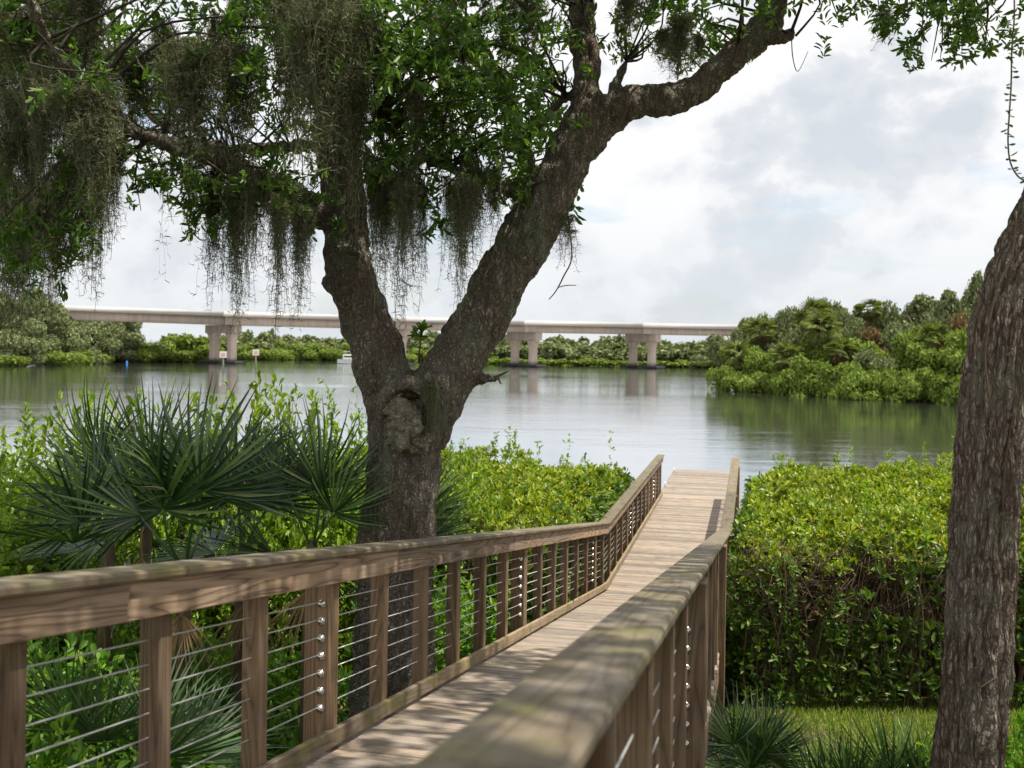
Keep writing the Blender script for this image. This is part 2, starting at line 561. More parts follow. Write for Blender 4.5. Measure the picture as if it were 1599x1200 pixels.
M['concrete'] = concrete_mat()
M['pale_concrete'] = plain_mat('pale_concrete', (0.52, 0.49, 0.46), 0.85, 0.2, 0, 0.15, 0.3)
M['dark_fender'] = plain_mat('dark_fender', (0.05, 0.05, 0.05), 0.8, 0.2)
M['white'] = plain_mat('white_paint', (0.78, 0.78, 0.76), 0.4, 0.5, 0, 0.08)
M['signface'] = plain_mat('sign_face', (0.70, 0.62, 0.60), 0.5, 0.4, 0, 0.1)
M['signink'] = plain_mat('sign_orange', (0.55, 0.16, 0.06), 0.5, 0.4, 0, 0.1)
M['glass'] = plain_mat('dark_glass', (0.03, 0.035, 0.04), 0.08, 0.6)
M['blue'] = plain_mat('blue_plastic', (0.03, 0.22, 0.55), 0.4, 0.4)
M['pole'] = plain_mat('grey_pole', (0.22, 0.20, 0.18), 0.9, 0.1)


def ground_mat():
    b = NB('soil_and_litter')
    p = b.world()
    n = b.noise(p, 1.1, 6, 0.65)
    f = b.noise(p, 30, 5, 0.7)
    c = b.ramp(n, [(0.35, (0.05, 0.04, 0.025)), (0.5, (0.09, 0.085, 0.03)), (0.66, (0.12, 0.12, 0.04))])
    c = b.mix(0.6, c, b.ramp(f, [(0.3, 0.4), (0.7, 1.6)]), 'MULTIPLY')
    return b.done(b.principled(c, 0.95, b.bump(f, 0.8, 0.03), 0.1))


def water_mat():
    b = NB('river_water')
    p = b.world()
    n1 = b.noise(b.mapping(p, (0.20, 0.62, 1)), 1.0, 5, 0.62, 0.5)
    n2 = b.noise(b.mapping(p, (1.3, 3.2, 1)), 1.0, 4, 0.6)
    pat = b.ramp(b.noise(b.mapping(p, (0.018, 0.045, 1), (4.2, 1.7, 0)), 1.0, 3, 0.55), [(0.38, 0.25), (0.62, 1.0)])
    h = b.math('MULTIPLY', b.math('ADD', n1, b.math('MULTIPLY', n2, 0.32)), pat)
    nb = b.bump(h, 0.30, 0.10)
    dif = b.nd.new('ShaderNodeBsdfDiffuse')
    b.put(dif.inputs['Color'], (0.085, 0.088, 0.075))
    gl = b.nd.new('ShaderNodeBsdfGlossy')
    b.put(gl.inputs['Color'], (0.95, 0.97, 1.0)); b.put(gl.inputs['Roughness'], 0.06)
    b.lk.new(nb, gl.inputs['Normal'])
    lw = b.nd.new('ShaderNodeLayerWeight')
    lw.inputs['Blend'].default_value = 0.5
    fac = b.ramp(lw.outputs['Facing'], [(0.0, 0.04), (0.5, 0.12), (0.80, 0.62), (0.92, 0.90), (1.0, 1.0)])
    mx = b.nd.new('ShaderNodeMixShader')
    b.lk.new(fac, mx.inputs[0]); b.lk.new(dif.outputs[0], mx.inputs[1]); b.lk.new(gl.outputs[0], mx.inputs[2])
    return b.done(mx.outputs[0])


M['ground'] = ground_mat()
M['water'] = water_mat()
M['bank'] = plain_mat('muddy_bank', (0.07, 0.06, 0.04), 0.95, 0.1, 0, 0.5, 0.5)

# ================================================================== setting
A0, B0, E0, SL, YB = -2.1625, 0.2245, 1.3263, 0.1508, 16.49     # fitted boardwalk


def smooth01(t):
    t = np.clip(t, 0, 1)
    return t * t * (3 - 2 * t)


def ground_z(X, Y):
    X = np.asarray(X, float); Y = np.asarray(Y, float)
    z = 2.35 - 0.172 * Y
    z = np.where(Y > 13, 0.114 - 0.10 * (Y - 13), z)
    left = smooth01((A0 + B0 * Y - 0.5 - X) / 2.2)
    z = z + left * 0.55 * smooth01((13.5 - Y) / 5)
    z = np.where(Y < -2, 2.35 + 0.344 + 0.0 * Y, z)
    return np.maximum(z, -2.5)


def grid_mesh(name, x0, x1, nx, y0, y1, ny, zf, mat):
    xs = np.linspace(x0, x1, nx); ys = np.linspace(y0, y1, ny)
    XX, YY = np.meshgrid(xs, ys)
    Z = zf(XX, YY)
    V = np.stack([XX.ravel(), YY.ravel(), Z.ravel()], 1)
    i = np.arange(ny - 1)[:, None] * nx + np.arange(nx - 1)[None, :]
    i = i.ravel()
    return fastmesh(name, V, np.stack([i, i + 1, i + nx + 1, i + nx], 1), True, mat)


def gz(X, Y):
    P = np.stack([X.ravel() * 1.3, Y.ravel() * 1.3, X.ravel() * 0], 1)
    return ground_z(X, Y) + ((vnoise(P) - 0.5) * 0.12).reshape(X.shape)


tag(mobj('ground', grid_mesh('ground', -70, 70, 280, -25, 40, 130, gz, M['ground'])), kind='structure')
tag(mobj('water', fastmesh('water', [(-4000, 8, 0), (4000, 8, 0), (4000, 6000, 0), (-4000, 6000, 0)], [(0, 1, 2, 3)], False, M['water'])), kind='structure')


def bank(name, pts, h=0.5, inner=6.0):
    """low land with a sloping edge: pts = shoreline, then closing points far back"""
    bm = bmesh.new()
    lo = [bm.verts.new((p[0], p[1], -0.6)) for p in pts]
    c = Vector((sum(p[0] for p in pts) / len(pts), sum(p[1] for p in pts) / len(pts)))
    hi = []
    for p in pts:
        v = c - Vector(p[:2])
        q = Vector(p[:2]) + v.normalized() * min(inner, v.length * 0.3)
        hi.append(bm.verts.new((q.x, q.y, h)))
    n = len(pts)
    for i in range(n):
        bm.faces.new((lo[i], lo[(i + 1) % n], hi[(i + 1) % n], hi[i]))
    bm.faces.new(hi)
    bmesh.ops.triangulate(bm, faces=bm.faces[:])
    bmesh.ops.recalc_face_normals(bm, faces=bm.faces[:])
    me = bpy.data.meshes.new(name)
    bm.to_mesh(me); bm.free()
    me.materials.append(M['bank'])
    return tag(mobj(name, me), kind='structure')


def wxy(px, Y):
    p = W(px, 560, Y)
    return (p.x, p.y)


bank('riverbank_left', [wxy(-700, 120), wxy(-150, 150), wxy(0, 162), wxy(120, 182), wxy(172, 190), wxy(230, 206), wxy(330, 214), wxy(350, 260), wxy(-700, 330)])
bank('riverbank_right', [wxy(2600, 60), wxy(1900, 78), wxy(1500, 89), wxy(1330, 97), wxy(1200, 106), wxy(1128, 112), wxy(1132, 135), wxy(1150, 190), wxy(2600, 240)], 0.5, 4)
bank('riverbank_far', [wxy(-900, 330), wxy(330, 262), wxy(450, 257), wxy(640, 256), wxy(900, 250), wxy(1060, 244), wxy(1150, 240), wxy(2300, 260), (2500, 900), (-2500, 900)], 0.5, 5)

# ================================================================== boardwalk
RAIL, CLEAR, SP = 1.07, 1.745, 0.818 / UY
S0 = lambda Y: Y / UY                                    # distance along the walk
SB = S0(YB)                                              # where the ramp meets the level dock
walk = empty('boardwalk', (A0, 0, EYE - E0))
tag(walk, 'weathered wooden boardwalk ramp with cable railings leading down to the river dock', 'boardwalk')
WI = Matrix.Translation((-A0, 0, -(EYE - E0)))


def deckz(s):
    return EYE - E0 - SL * UY * min(s, SB)


def wpt(s, lat, h):
    """point: s along, lat to the right of the left inner plane, h above the deck"""
    p = Vector((A0, 0, 0)) + U * s + N * lat
    return Vector((p.x, p.y, deckz(s) + h))


def place(o, M4):
    o.matrix_local = WI @ M4


def frame_at(p, t, side):
    t = t.normalized(); side = side.normalized(); up = t.cross(side) * -1
    up = side.cross(t)
    if up.z < 0: up = -up
    m = Matrix((t, side, up)).transposed().to_4x4()
    m.translation = p
    return m


RAMP = (U - Vector((0, 0, SL * UY))).normalized()
rr = random.Random(3)
# deck boards: each one an object, three shared meshes
LB = CLEAR + 0.26
boards = [box_mesh('deck_board', LB + d, 0.1345, 0.038, M['deck'], 0.005, (0, 0, -0.019)) for d in (0.0, 0.016, -0.012)]
s, pitch = S0(-0.6), 0.146
dock_end = S0(33.0)
while s < dock_end:
    level = s > SB
    t = U if level else RAMP
    p = wpt(s, CLEAR / 2 + rr.uniform(-0.008, 0.008), rr.uniform(-0.0025, 0.0025))
    o = mobj('deck_board', rr.choice(boards), walk)
    m = frame_at(p, N, t)
    place(o, m @ Matrix.Rotation(rr.uniform(-0.004, 0.004), 4, 'Z') @ Matrix.Rotation(PI * rr.randint(0, 1), 4, 'Z'))
    s += pitch if level else pitch * 0.989


def board_between(name, s0, s1, lat, h, wid, th, mat, bev=0.006):
    """plank lying along the walk; wid across, th high"""
    a, b = wpt(s0, lat, h), wpt(s1, lat, h)
    L = (b - a).length
    o = mobj(name, box_mesh(name, L - 0.003, wid, th, mat, bev), walk)
    place(o, frame_at((a + b) / 2, b - a, N))
    return o


def split(a, b, cuts):
    e = [a] + sorted(c for c in cuts if a < c < b) + [b]
    return list(zip(e[:-1], e[1:]))


END = S0(26.98)
JOINT = [S0(y) for y in (1.0, 4.05, 6.9, 10.2, 13.4)] + [SB] + [S0(y) for y in (19.9, 23.3)]
for sideR in (0, 1):
    sg = 1 if sideR else -1
    lat_in = CLEAR if sideR else 0.0
    jo = [j + (0.7 if sideR and abs(j - SB) > 0.01 else 0) for j in JOINT]
    first = S0(-0.5)
    for a, b in split(first, END, jo):
        board_between('rail_cap', a, b, lat_in + sg * 0.064, RAIL - 0.019, 0.186, 0.038, M['cap'], 0.010)
    for a, b in split(first, END, [j - 0.35 if abs(j - SB) > 0.01 else j for j in jo]):
        board_between('rail_fascia', a, b, lat_in + sg * 0.019, RAIL - 0.038 - 0.071, 0.037, 0.138, M['fascia'], 0.004)
    for a, b in split(first, END, [j + 0.5 if abs(j - SB) > 0.01 else j for j in jo]):
        board_between('kick_board', a, b, lat_in + sg * 0.019, 0.03 + 0.0445, 0.037, 0.089, M['kick'], 0.004)
    for a, b in split(first, dock_end, [SB, S0(21), S0(8)]):
        board_between('rim_joist', a, b, lat_in + sg * 0.105, -0.045 - 0.117, 0.037, 0.232, M['post'], 0.004)
    # posts
    four = box_mesh('post', 1.28, 0.089, 0.089, M['post'], 0.006, (0, 0, 0))
    six_cache = {}
    lats = lat_in + sg * 0.0385
    big = []
    for i in range(-7, 27):
        s = S0(5.65) + i * SP
        if i % 6 == 0:
            big.append(i)
            top = RAIL - 0.040
            gp = wpt(s, lats + sg * 0.07, 0)
            bot = min(float(ground_z(gp.x, gp.y)), 0) - 0.6 - deckz(s) if deckz(s) < 1.6 else float(ground_z(gp.x, gp.y)) - 0.4 - deckz(s)
            L = top - bot
            me = box_mesh('post', L, 0.14, 0.14, M['post'], 0.007)
            o = mobj('post', me, walk)
            o['label'] = 'thick square railing post carrying the steel cable fittings'
            p = wpt(s, lats + sg * 0.0705, (top + bot) / 2)
            place(o, frame_at(p, Vector((0, 0, 1)), N))
            big[-1] = (i, o, p)
        else:
            o = mobj('post', four, walk)
            p = wpt(s, lats + sg * 0.045, RAIL - 0.040 - 0.64)
            place(o, frame_at(p, Vector((0, 0, 1)), N))
    # cables from thick post to thick post, dome nuts on both faces of the thick posts
    nutV, nutF = [], []
    prof = [(0.0, 0.023), (0.004, 0.023), (0.005, 0.019), (0.012, 0.018), (0.019, 0.012), (0.022, 0.002)]
    sg8 = 12
    for d, r_ in prof:
        for k in range(sg8):
            nutV.append((d, r_ * math.cos(2 * PI * k / sg8), r_ * math.sin(2 * PI * k / sg8)))
    for i in range(len(prof) - 1):
        for k in range(sg8):
            nutF.append((i * sg8 + k, i * sg8 + (k + 1) % sg8, (i + 1) * sg8 + (k + 1) % sg8, (i + 1) * sg8 + k))
    nut = fastmesh('cable_nut', nutV, nutF, True, M['nut'])
    hs = [0.235 + 0.0925 * k for k in range(7)]
    latc = lats + sg * 0.0445
    for (i, o, p) in big:
        s = S0(5.65) + i * SP
        for h in hs:
            for face in (-1, 1):
                q = wpt(s, latc, h)
                q = q + U * face * 0.0701
                n = mobj('cable_nut', nut, o)
                m = frame_at(q, U * face, N)
                n.matrix_local = (WI @ frame_at(p, Vector((0, 0, 1)), N)).inverted() @ (WI @ m)
    ends = [S0(5.65) - 7 * SP] + [S0(5.65) + i * SP for (i, o, p) in big if i > -7] + [S0(5.65) + 26 * SP]
    for a, b in zip(ends[:-1], ends[1:]):
        for h in hs:
            pts = [wpt(a + 0.05, latc, h)]
            if a < SB < b:
                pts.append(wpt(SB, latc, h))
            pts.append(wpt(b - 0.05, latc, h))
            me = tubes_mesh('cable', [([WI @ q for q in pts], [0.0035] * len(pts))], M['steel'], 6)
            mobj('cable', me, walk)
# two little white cleats on the open dock edge
for y in (29.0, 32.4):
    q = WI @ wpt(S0(y), -0.09, 0.0)
    me = tubes_mesh('dock_cleat', [([q + Vector((0, -.12, .09)), q + Vector((0, 0, .075)), q + Vector((0, .12, .09))], [.014, .02, .014]),
                                   ([q + Vector((0, 0, -.01)), q + Vector((0, 0, .08))], [.03, .022])], M['white'], 8)
    mobj('dock_cleat', me, walk)
# dock piles below the level part
for y in (20.0, 24.5, 29.0, 32.6):
    for lat in (0.15, CLEAR - 0.15):
        q = WI @ wpt(S0(y), lat, 0)
        mobj('dock_pile', tubes_mesh('dock_pile', [([q + Vector((0, 0, -2.6)), q + Vector((0, 0, -0.06))], [0.1, 0.1])], M['post'], 10), walk)

# ================================================================== palmettos
def frond_mesh(seed, R=0.8, nseg=36, spread=250, droop=0.22, pet=0.55, mat=None):
    """stem runs along +X from origin, fan opens beyond it; +Z is the upper face"""
    rg = np.random.default_rng(seed)
    V, Q = [], []

    def strip(pts, wid, ups, fold):
        b = len(V)
        n = len(pts)
        for i in range(n):
            t = pts[min(i + 1, n - 1)] - pts[max(i - 1, 0)]
            t = t / (np.linalg.norm(t) + 1e-9)
            sd = np.cross(t, ups); sd = sd / (np.linalg.norm(sd) + 1e-9)
            up = np.cross(sd, t)
            V.append(pts[i] - sd * wid[i] + up * wid[i] * fold)
            V.append(pts[i])
            V.append(pts[i] + sd * wid[i] + up * wid[i] * fold)
        for i in range(n - 1):
            for k in (0, 1):
                Q.append((b + i * 3 + k, b + i * 3 + k + 1, b + (i + 1) * 3 + k + 1, b + (i + 1) * 3 + k))
    hub = np.array([pet, 0, 0.0])
    tt = np.linspace(0, 1, 6)
    strip([np.array([t * pet, 0, 0.06 * math.sin(t * PI)]) for t in tt], [0.012] * 6, np.array([0, 0, 1.0]), -0.5)
    A = math.radians(spread)
    for k in range(nseg):
        f = (k + 0.5) / nseg - 0.5
        a = f * A + rg.normal() * 0.015
        L = R * (1 - 0.30 * (2 * abs(f)) ** 2) * rg.uniform(0.9, 1.08)
        d = np.array([math.cos(a), math.sin(a), 0.0])
        lift = 0.28 * (abs(f) * 2) ** 1.5
        dr = droop * rg.uniform(0.5, 1.7)
        tws = rg.normal() * 0.05
        pts, wd = [], []
        for t in (0.02, 0.3, 0.55, 0.78, 1.0):
            p = hub + d * L * t + np.array([0, 0, 1.0]) * (L * t * lift - dr * L * t ** 2.6) + np.array([-d[1], d[0], 0]) * tws * L * t * t
            pts.append(p)
        w0 = R * A / nseg
        wd = [0.004, w0 * 0.14, w0 * 0.17, w0 * 0.09, 0.0010]
        strip(pts, wd, np.array([0, 0, 1.0]), 0.55 if k % 2 else 0.35)
    return fastmesh('frond', np.array(V), np.array(Q), False, mat)


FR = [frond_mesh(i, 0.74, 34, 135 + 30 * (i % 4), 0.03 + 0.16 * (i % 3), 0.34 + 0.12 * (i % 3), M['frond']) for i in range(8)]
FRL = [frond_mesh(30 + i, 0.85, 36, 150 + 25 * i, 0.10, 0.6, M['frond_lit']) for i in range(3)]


DEADF = [frond_mesh(40 + i, 0.62, 24, 100, 0.5, 0.4, M['dead']) for i in range(2)]


def palmetto(base, n, label, meshes, scale=1.0, seed=0, lean=None, group=None, elev=(0.35, 1.35)):
    rg = random.Random(seed)
    rail_side = 1 if base.x < A0 + B0 * base.y + .8 else -1       # the walk lies on this side
    o = empty('palmetto', base)
    tag(o, label, 'palmetto', group)
    stem = tubes_mesh('stem', [catmull([(0, 0, base.z * -1 + float(ground_z(base.x, base.y)) - .1), (0.02, 0.0, -0.1), (0.03, 0.01, 0.2 * scale)], [0.05, 0.05, 0.03], 4)], M['twig'], 8)
    mobj('stem', stem, o)
    for k in range(n):
        side_on = k % 3 != 2
        if side_on:                       # fans standing broadside to the walk
            an = math.radians(45 + 90 * (k + rg.uniform(.1, .9)) / n)
            d = Vector((math.cos(an), rg.uniform(-.45, .35), math.sin(an)))
            nv = Vector((rg.uniform(-.5, .5), -1, rg.uniform(-.1, .6)))
        else:
            az, el = rg.uniform(0, 2 * PI), rg.uniform(*elev)
            d = Vector((math.cos(az) * math.cos(el), math.sin(az) * math.cos(el), math.sin(el)))
            nv = Vector((rg.uniform(-.5, .5), rg.uniform(-.5, .5), 1))
        if lean:
            d = d + Vector(lean)
        d.normalize()
        nv = (nv - d * nv.dot(d)).normalized()
        m = Matrix((d, nv.cross(d), nv)).transposed().to_4x4()
        f = mobj('frond', rg.choice(meshes), o)
        sc = scale * rg.uniform(0.82, 1.08)
        f.matrix_local = Matrix.Translation((0.03, 0, 0.12 * scale)) @ m @ Matrix.Scale(sc, 4)
    for k in range(4):
        az = 2 * PI * (k + rg.uniform(-.3, .3)) / 4
        el = rg.uniform(-.75, .15) if k % 3 else rg.uniform(-1.25, -.8)
        d = Vector((math.cos(az) * math.cos(el), math.sin(az) * math.cos(el), math.sin(el))).normalized()
        if d.x * rail_side > .3:
            continue
        nv = Vector((math.cos(az) * .4 + rg.uniform(-.4, .4), math.sin(az) * .4 - .3, 1))
        nv = (nv - d * nv.dot(d)).normalized()
        f = mobj('frond', rg.choice(DEADF) if k % 3 == 0 else rg.choice(meshes), o)
        f.matrix_local = Matrix.Translation((0.02, 0, 0.08 * scale)) @ Matrix((d, nv.cross(d), nv)).transposed().to_4x4() @ Matrix.Scale(scale * rg.uniform(.7, .9), 4)
    return o


# ================================================================== leafy masses
def leafy(name, V, Q, mat, parent, stuff=True):
    o = mobj(name, fastmesh(name, V, Q, False, mat), parent)
    if stuff:
        o['kind'] = 'stuff'
    return o


def hedge(label, left_edge, width, y0, y1, ztop, seed, side, ragged=0.16, high=None):
    """mangrove hedge: left_edge(Y) -> X of the side next to the walk; side +1 grows to the right, -1 to the left"""
    rg = np.random.default_rng(seed)
    o = empty('mangrove_hedge', (left_edge((y0 + y1) / 2) + side * width / 2, (y0 + y1) / 2, 0))
    tag(o, label, 'hedge')
    org = np.array(o.location)

    def top(x, y, e):
        lat = np.abs(x - left_edge(y))
        z = ztop(y) + (high(lat, y) if high else 0)
        z = z - 0.30 * np.exp(-np.maximum(y - y0, 0) / 0.28) - 0.22 * np.exp(-lat / 0.25)
        return z + (vnoise(np.stack([x * 0.9, y * 0.9, x * 0 + seed], 1)) - 0.5) * 0.42 + (vnoise(np.stack([x * 3.1, y * 3.1, x * 0 + seed], 1)) - 0.5) * 0.34
    # --- top leaves
    area = width * (y1 - y0)
    n = int(area * 150)
    y = rg.uniform(y0, y1, n); lat = rg.uniform(0, width, n)
    x = left_edge(y) + side * lat
    dep = rg.exponential(0.11, n)
    z = top(x, y, 0) - dep
    kp = vnoise(np.stack([x * 4.5, y * 4.5, x * 0 + 3], 1)) > 0.20
    c = np.stack([x, y, z], 1)[kp]
    n = len(c)
    ax = np.stack([rg.normal(0, 0.35, n), rg.normal(-0.15, 0.35, n), np.ones(n)], 1)
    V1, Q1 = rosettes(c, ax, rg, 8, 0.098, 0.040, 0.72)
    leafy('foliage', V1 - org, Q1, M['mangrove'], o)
    # --- sprigs standing above the clipped top
    ns = int(area * 3.2)
    y = rg.uniform(y0, y1, ns); lat = width * rg.beta(1.3, 0.9, ns)
    x = left_edge(y) + side * lat
    hgt = (rg.exponential(0.14, ns) + 0.03) * (0.6 + 1.1 * lat / width)
    P = []
    for k in range(6):
        P.append(np.stack([x + rg.normal(0, 0.01, ns), y, top(x, y, 0) + hgt * (k / 5.0) * 1.6], 1))
    P = np.concatenate(P)
    V2, Q2 = rosettes(P, np.tile([[0, 0, 1.0]], (len(P), 1)) + rg.normal(0, 0.2, P.shape), rg, 5, 0.08, 0.036, 0.8)
    leafy('sprigs', V2 - org, Q2, M['shrub'], o)
    # --- front and walk-side faces, open leaves with shade put into the colour
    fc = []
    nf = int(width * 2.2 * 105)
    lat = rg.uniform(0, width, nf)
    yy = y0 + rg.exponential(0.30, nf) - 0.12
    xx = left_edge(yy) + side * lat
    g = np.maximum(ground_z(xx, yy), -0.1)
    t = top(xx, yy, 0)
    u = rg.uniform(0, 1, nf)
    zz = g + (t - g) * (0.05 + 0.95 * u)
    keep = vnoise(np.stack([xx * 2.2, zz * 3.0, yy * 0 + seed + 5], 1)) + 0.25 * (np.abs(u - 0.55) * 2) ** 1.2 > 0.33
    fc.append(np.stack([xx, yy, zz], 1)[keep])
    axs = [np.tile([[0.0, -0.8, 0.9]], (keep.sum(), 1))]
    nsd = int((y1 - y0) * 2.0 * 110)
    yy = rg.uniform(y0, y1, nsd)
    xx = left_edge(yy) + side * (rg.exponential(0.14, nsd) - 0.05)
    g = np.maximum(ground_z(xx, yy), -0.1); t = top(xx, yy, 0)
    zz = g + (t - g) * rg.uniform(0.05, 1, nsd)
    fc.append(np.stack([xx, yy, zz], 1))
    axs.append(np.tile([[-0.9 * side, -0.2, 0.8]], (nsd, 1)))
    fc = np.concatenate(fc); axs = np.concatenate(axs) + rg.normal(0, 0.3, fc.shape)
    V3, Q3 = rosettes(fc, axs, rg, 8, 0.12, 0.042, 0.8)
    leafy('lower_leaves', V3 - org, Q3, M['shade_leaf'], o)
    nd_ = int(width * 26)
    yy = y0 + rg.exponential(0.55, nd_) - 0.1
    xx = left_edge(yy) + side * rg.uniform(0, width, nd_)
    zz = top(xx, yy, 0) - rg.uniform(-0.02, 0.9, nd_)
    pd = np.stack([xx, yy, zz], 1)
    V4, Q4 = rosettes(pd, rg.normal(size=pd.shape) + np.array([0, -.3, 0]), rg, 5, 0.09, 0.03, 1.0, 0.04)
    leafy('dead_leaves', V4 - org, Q4, M['dead'], o)
    # --- stems and prop roots
    paths = []
    r2 = random.Random(seed)
    for k in range(int(width * 48)):
        la = r2.uniform(0, width); yy = y0 + abs(r2.gauss(0, 0.8)) - 0.05
        xx = left_edge(yy) + side * la
        gg = max(float(ground_z(xx, yy)), -0.3) - 0.15
        tt = float(ztop(yy)) - r2.uniform(0.05, 0.5)
        dx, dy = r2.gauss(0, 0.28), r2.gauss(-0.02, 0.2)
        pts = [Vector((xx, yy, gg)), Vector((xx + dx * .3 + r2.gauss(0, .05), yy + dy * .3, gg + (tt - gg) * .4)), Vector((xx + dx * .8, yy + dy, gg + (tt - gg) * .75)), Vector((xx + dx * 1.5, yy + dy * 1.2, tt))]
        r0 = r2.uniform(0.006, 0.019)
        pp, ra = catmull([p - Vector(org) for p in pts], [r0, r0 * .8, r0 * .6, r0 * .3], 3)
        paths.append((pp, ra))
    # twiggy cut ends just under the clipped top
    for k in range(int(width * 120)):
        la = r2.uniform(0, width); yy = y0 + r2.uniform(-0.12, 0.5)
        xx = left_edge(yy) + side * la
        tt = float(ztop(yy)) - r2.uniform(0.15, 1.0)
        p = Vector((xx, yy, tt)) - Vector(org)
        paths.append(([p, p + Vector((r2.gauss(0, .12), r2.gauss(-.05, .1), r2.uniform(-.05, .22))), p + Vector((r2.gauss(0, .2), r2.gauss(-.1, .12), r2.uniform(.0, .35)))], [.005, .004, .002]))
    mobj('stems', tubes_mesh('stems', paths, M['twig'], 4), o)['kind'] = 'stuff'
    # --- added dark shell against see-through, inner shade put into its colour
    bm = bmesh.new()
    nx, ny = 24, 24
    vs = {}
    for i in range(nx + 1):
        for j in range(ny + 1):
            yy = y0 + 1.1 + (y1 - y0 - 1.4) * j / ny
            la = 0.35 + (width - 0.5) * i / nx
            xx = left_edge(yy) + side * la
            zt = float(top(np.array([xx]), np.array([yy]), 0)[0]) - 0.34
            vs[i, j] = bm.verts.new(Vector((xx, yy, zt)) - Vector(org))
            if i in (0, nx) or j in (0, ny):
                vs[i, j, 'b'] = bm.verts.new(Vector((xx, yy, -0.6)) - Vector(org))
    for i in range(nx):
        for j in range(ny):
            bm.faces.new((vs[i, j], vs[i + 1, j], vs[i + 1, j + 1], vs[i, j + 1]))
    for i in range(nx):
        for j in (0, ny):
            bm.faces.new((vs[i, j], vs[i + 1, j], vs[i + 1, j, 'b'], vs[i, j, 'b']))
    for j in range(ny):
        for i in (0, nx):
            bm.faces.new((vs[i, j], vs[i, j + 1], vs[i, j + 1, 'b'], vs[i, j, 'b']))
    me = bpy.data.meshes.new('shade_fill_shell')
    bm.to_mesh(me); bm.free(); me.materials.append(M['shade_fill'])
    mobj('shade_fill_shell', me, o)
    return o


redge = lambda y: A0 + B0 * y + (CLEAR + 0.20) / UY + 0.06 + 0.026 * (y - 12.7)
ledge = lambda y: A0 + B0 * y - 0.30
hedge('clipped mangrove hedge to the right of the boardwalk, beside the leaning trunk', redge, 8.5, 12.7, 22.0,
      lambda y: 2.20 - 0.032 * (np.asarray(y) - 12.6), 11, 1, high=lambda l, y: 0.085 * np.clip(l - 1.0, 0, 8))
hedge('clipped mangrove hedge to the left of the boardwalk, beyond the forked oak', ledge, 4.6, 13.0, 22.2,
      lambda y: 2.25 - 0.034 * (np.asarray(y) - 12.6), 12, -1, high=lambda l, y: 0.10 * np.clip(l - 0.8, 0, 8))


def shrub_mesh(seed, rx, rz, n, mat, L=0.07):
    """tall loose shrub: upright leafy shoots, base at the origin"""
    rg = np.random.default_rng(seed)
    cen, ax = [], []
    paths = []
    r2 = random.Random(seed)
    for k in range(n):
        a = rg.uniform(0, 2 * PI); r = rx * math.sqrt(rg.uniform(0, 1))
        h = rz * (1 - 0.45 * (r / rx) ** 2) * rg.uniform(0.55, 1.08)
        bx, by = r * math.cos(a), r * math.sin(a)
        lean = np.array([bx * 0.12 + rg.normal() * .08, by * 0.12 + rg.normal() * .08])
        m = int(h / 0.07)
        if k % 4 == 0:
            paths.append(([(bx * .5, by * .5, -0.1), (bx * .8, by * .8, h * .5), (bx + lean[0], by + lean[1], h)], [0.010, 0.007, 0.002]))
        for j in range(m):
            t = 0.15 + 0.85 * (j + 1) / m
            cen.append((bx * (0.5 + .5 * t) + lean[0] * t, by * (.5 + .5 * t) + lean[1] * t, h * t))
            ax.append((rg.normal() * .3, rg.normal() * .3, 1))
    cen, ax = np.array(cen), np.array(ax)
    V, Q = rosettes(cen, ax, rg, 4, L, L * 0.5, 0.85, 0.015)
    fol = fastmesh('foliage', V, Q, False, mat)
    st = tubes_mesh('stems', paths, M['twig'], 4)
    return fol, st


def shrub(px, py_top, Y, variant, label, group=None, rx=0.9, squash=1.0, rz0=2.0):
    p = W(px, py_top, Y)
    g = float(ground_z(p.x, p.y))
    o = empty('leafy_shrub', (p.x, p.y, max(g, -0.2)), random.uniform(0, 6))
    tag(o, label, 'shrub', group)
    h = p.z - max(g, -0.2)
    sc = (rx / 0.9, rx / 0.9, h / rz0)
    f = mobj('foliage', variant[0], o); f.scale = sc; f['kind'] = 'stuff'
    s_ = mobj('stems', variant[1], o); s_.scale = sc; s_['kind'] = 'stuff'
    return o


SH = [shrub_mesh(50 + i, 0.9, 2.0, 150, M['shrub']) for i in range(3)]
SHD = [shrub_mesh(60 + i, 0.9, 1.2, 120, M['cover']) for i in range(2)]
gsh = 'yellow-green shrubs along the river edge behind the palmettos'
for i, (px, py, Y, rx, lab) in enumerate([
        (-90, 660, 11.5, 1.1, 'yellow-green shrub at the left edge of the picture by the water'),
        (40, 640, 11.0, 1.0, 'yellow-green shrub behind the leftmost palmetto fan'),
        (150, 612, 12.0, 1.1, 'tall yellow-green shrub left of the channel sign posts'),
        (265, 618, 12.5, 1.1, 'yellow-green shrub behind the middle palmettos'),
        (385, 595, 12.0, 1.0, 'tallest yellow-green shrub, sprigs reaching up below the channel signs'),
        (470, 612, 12.5, 1.0, 'yellow-green shrub behind the palmetto nearest the forked oak'),
        (560, 640, 13.0, 1.0, 'yellow-green shrub just left of the forked oak trunk'),
        (20, 740, 9.0, 1.0, 'lower yellow-green shrub at left under the palmetto fan'),
        (130, 730, 9.5, 0.9, 'lower yellow-green shrub between the left palmettos'),
        (-60, 700, 8.5, 0.9, 'yellow-green shrub cut by the left picture edge, above the handrail'),
        (705, 705, 13.5, 0.8, 'yellow-green sprigs rising right behind the forked oak trunk')]):
    shrub(px, py, Y, SH[i % 3], lab, gsh, rx)

# ---- palmettos (rosette of fans), bases given as crown centre pixel and distance
def pal(px, py, Y, n, lab, meshes=FR, sc=1.0, seed=0, lean=None, elev=(0.45, 1.45), grp='palmettos beside the left railing'):
    p = W(px, py, Y) - Vector((0, 0, 0.36 * sc))
    return palmetto(p, n, lab, meshes, sc, seed, lean, grp, elev)


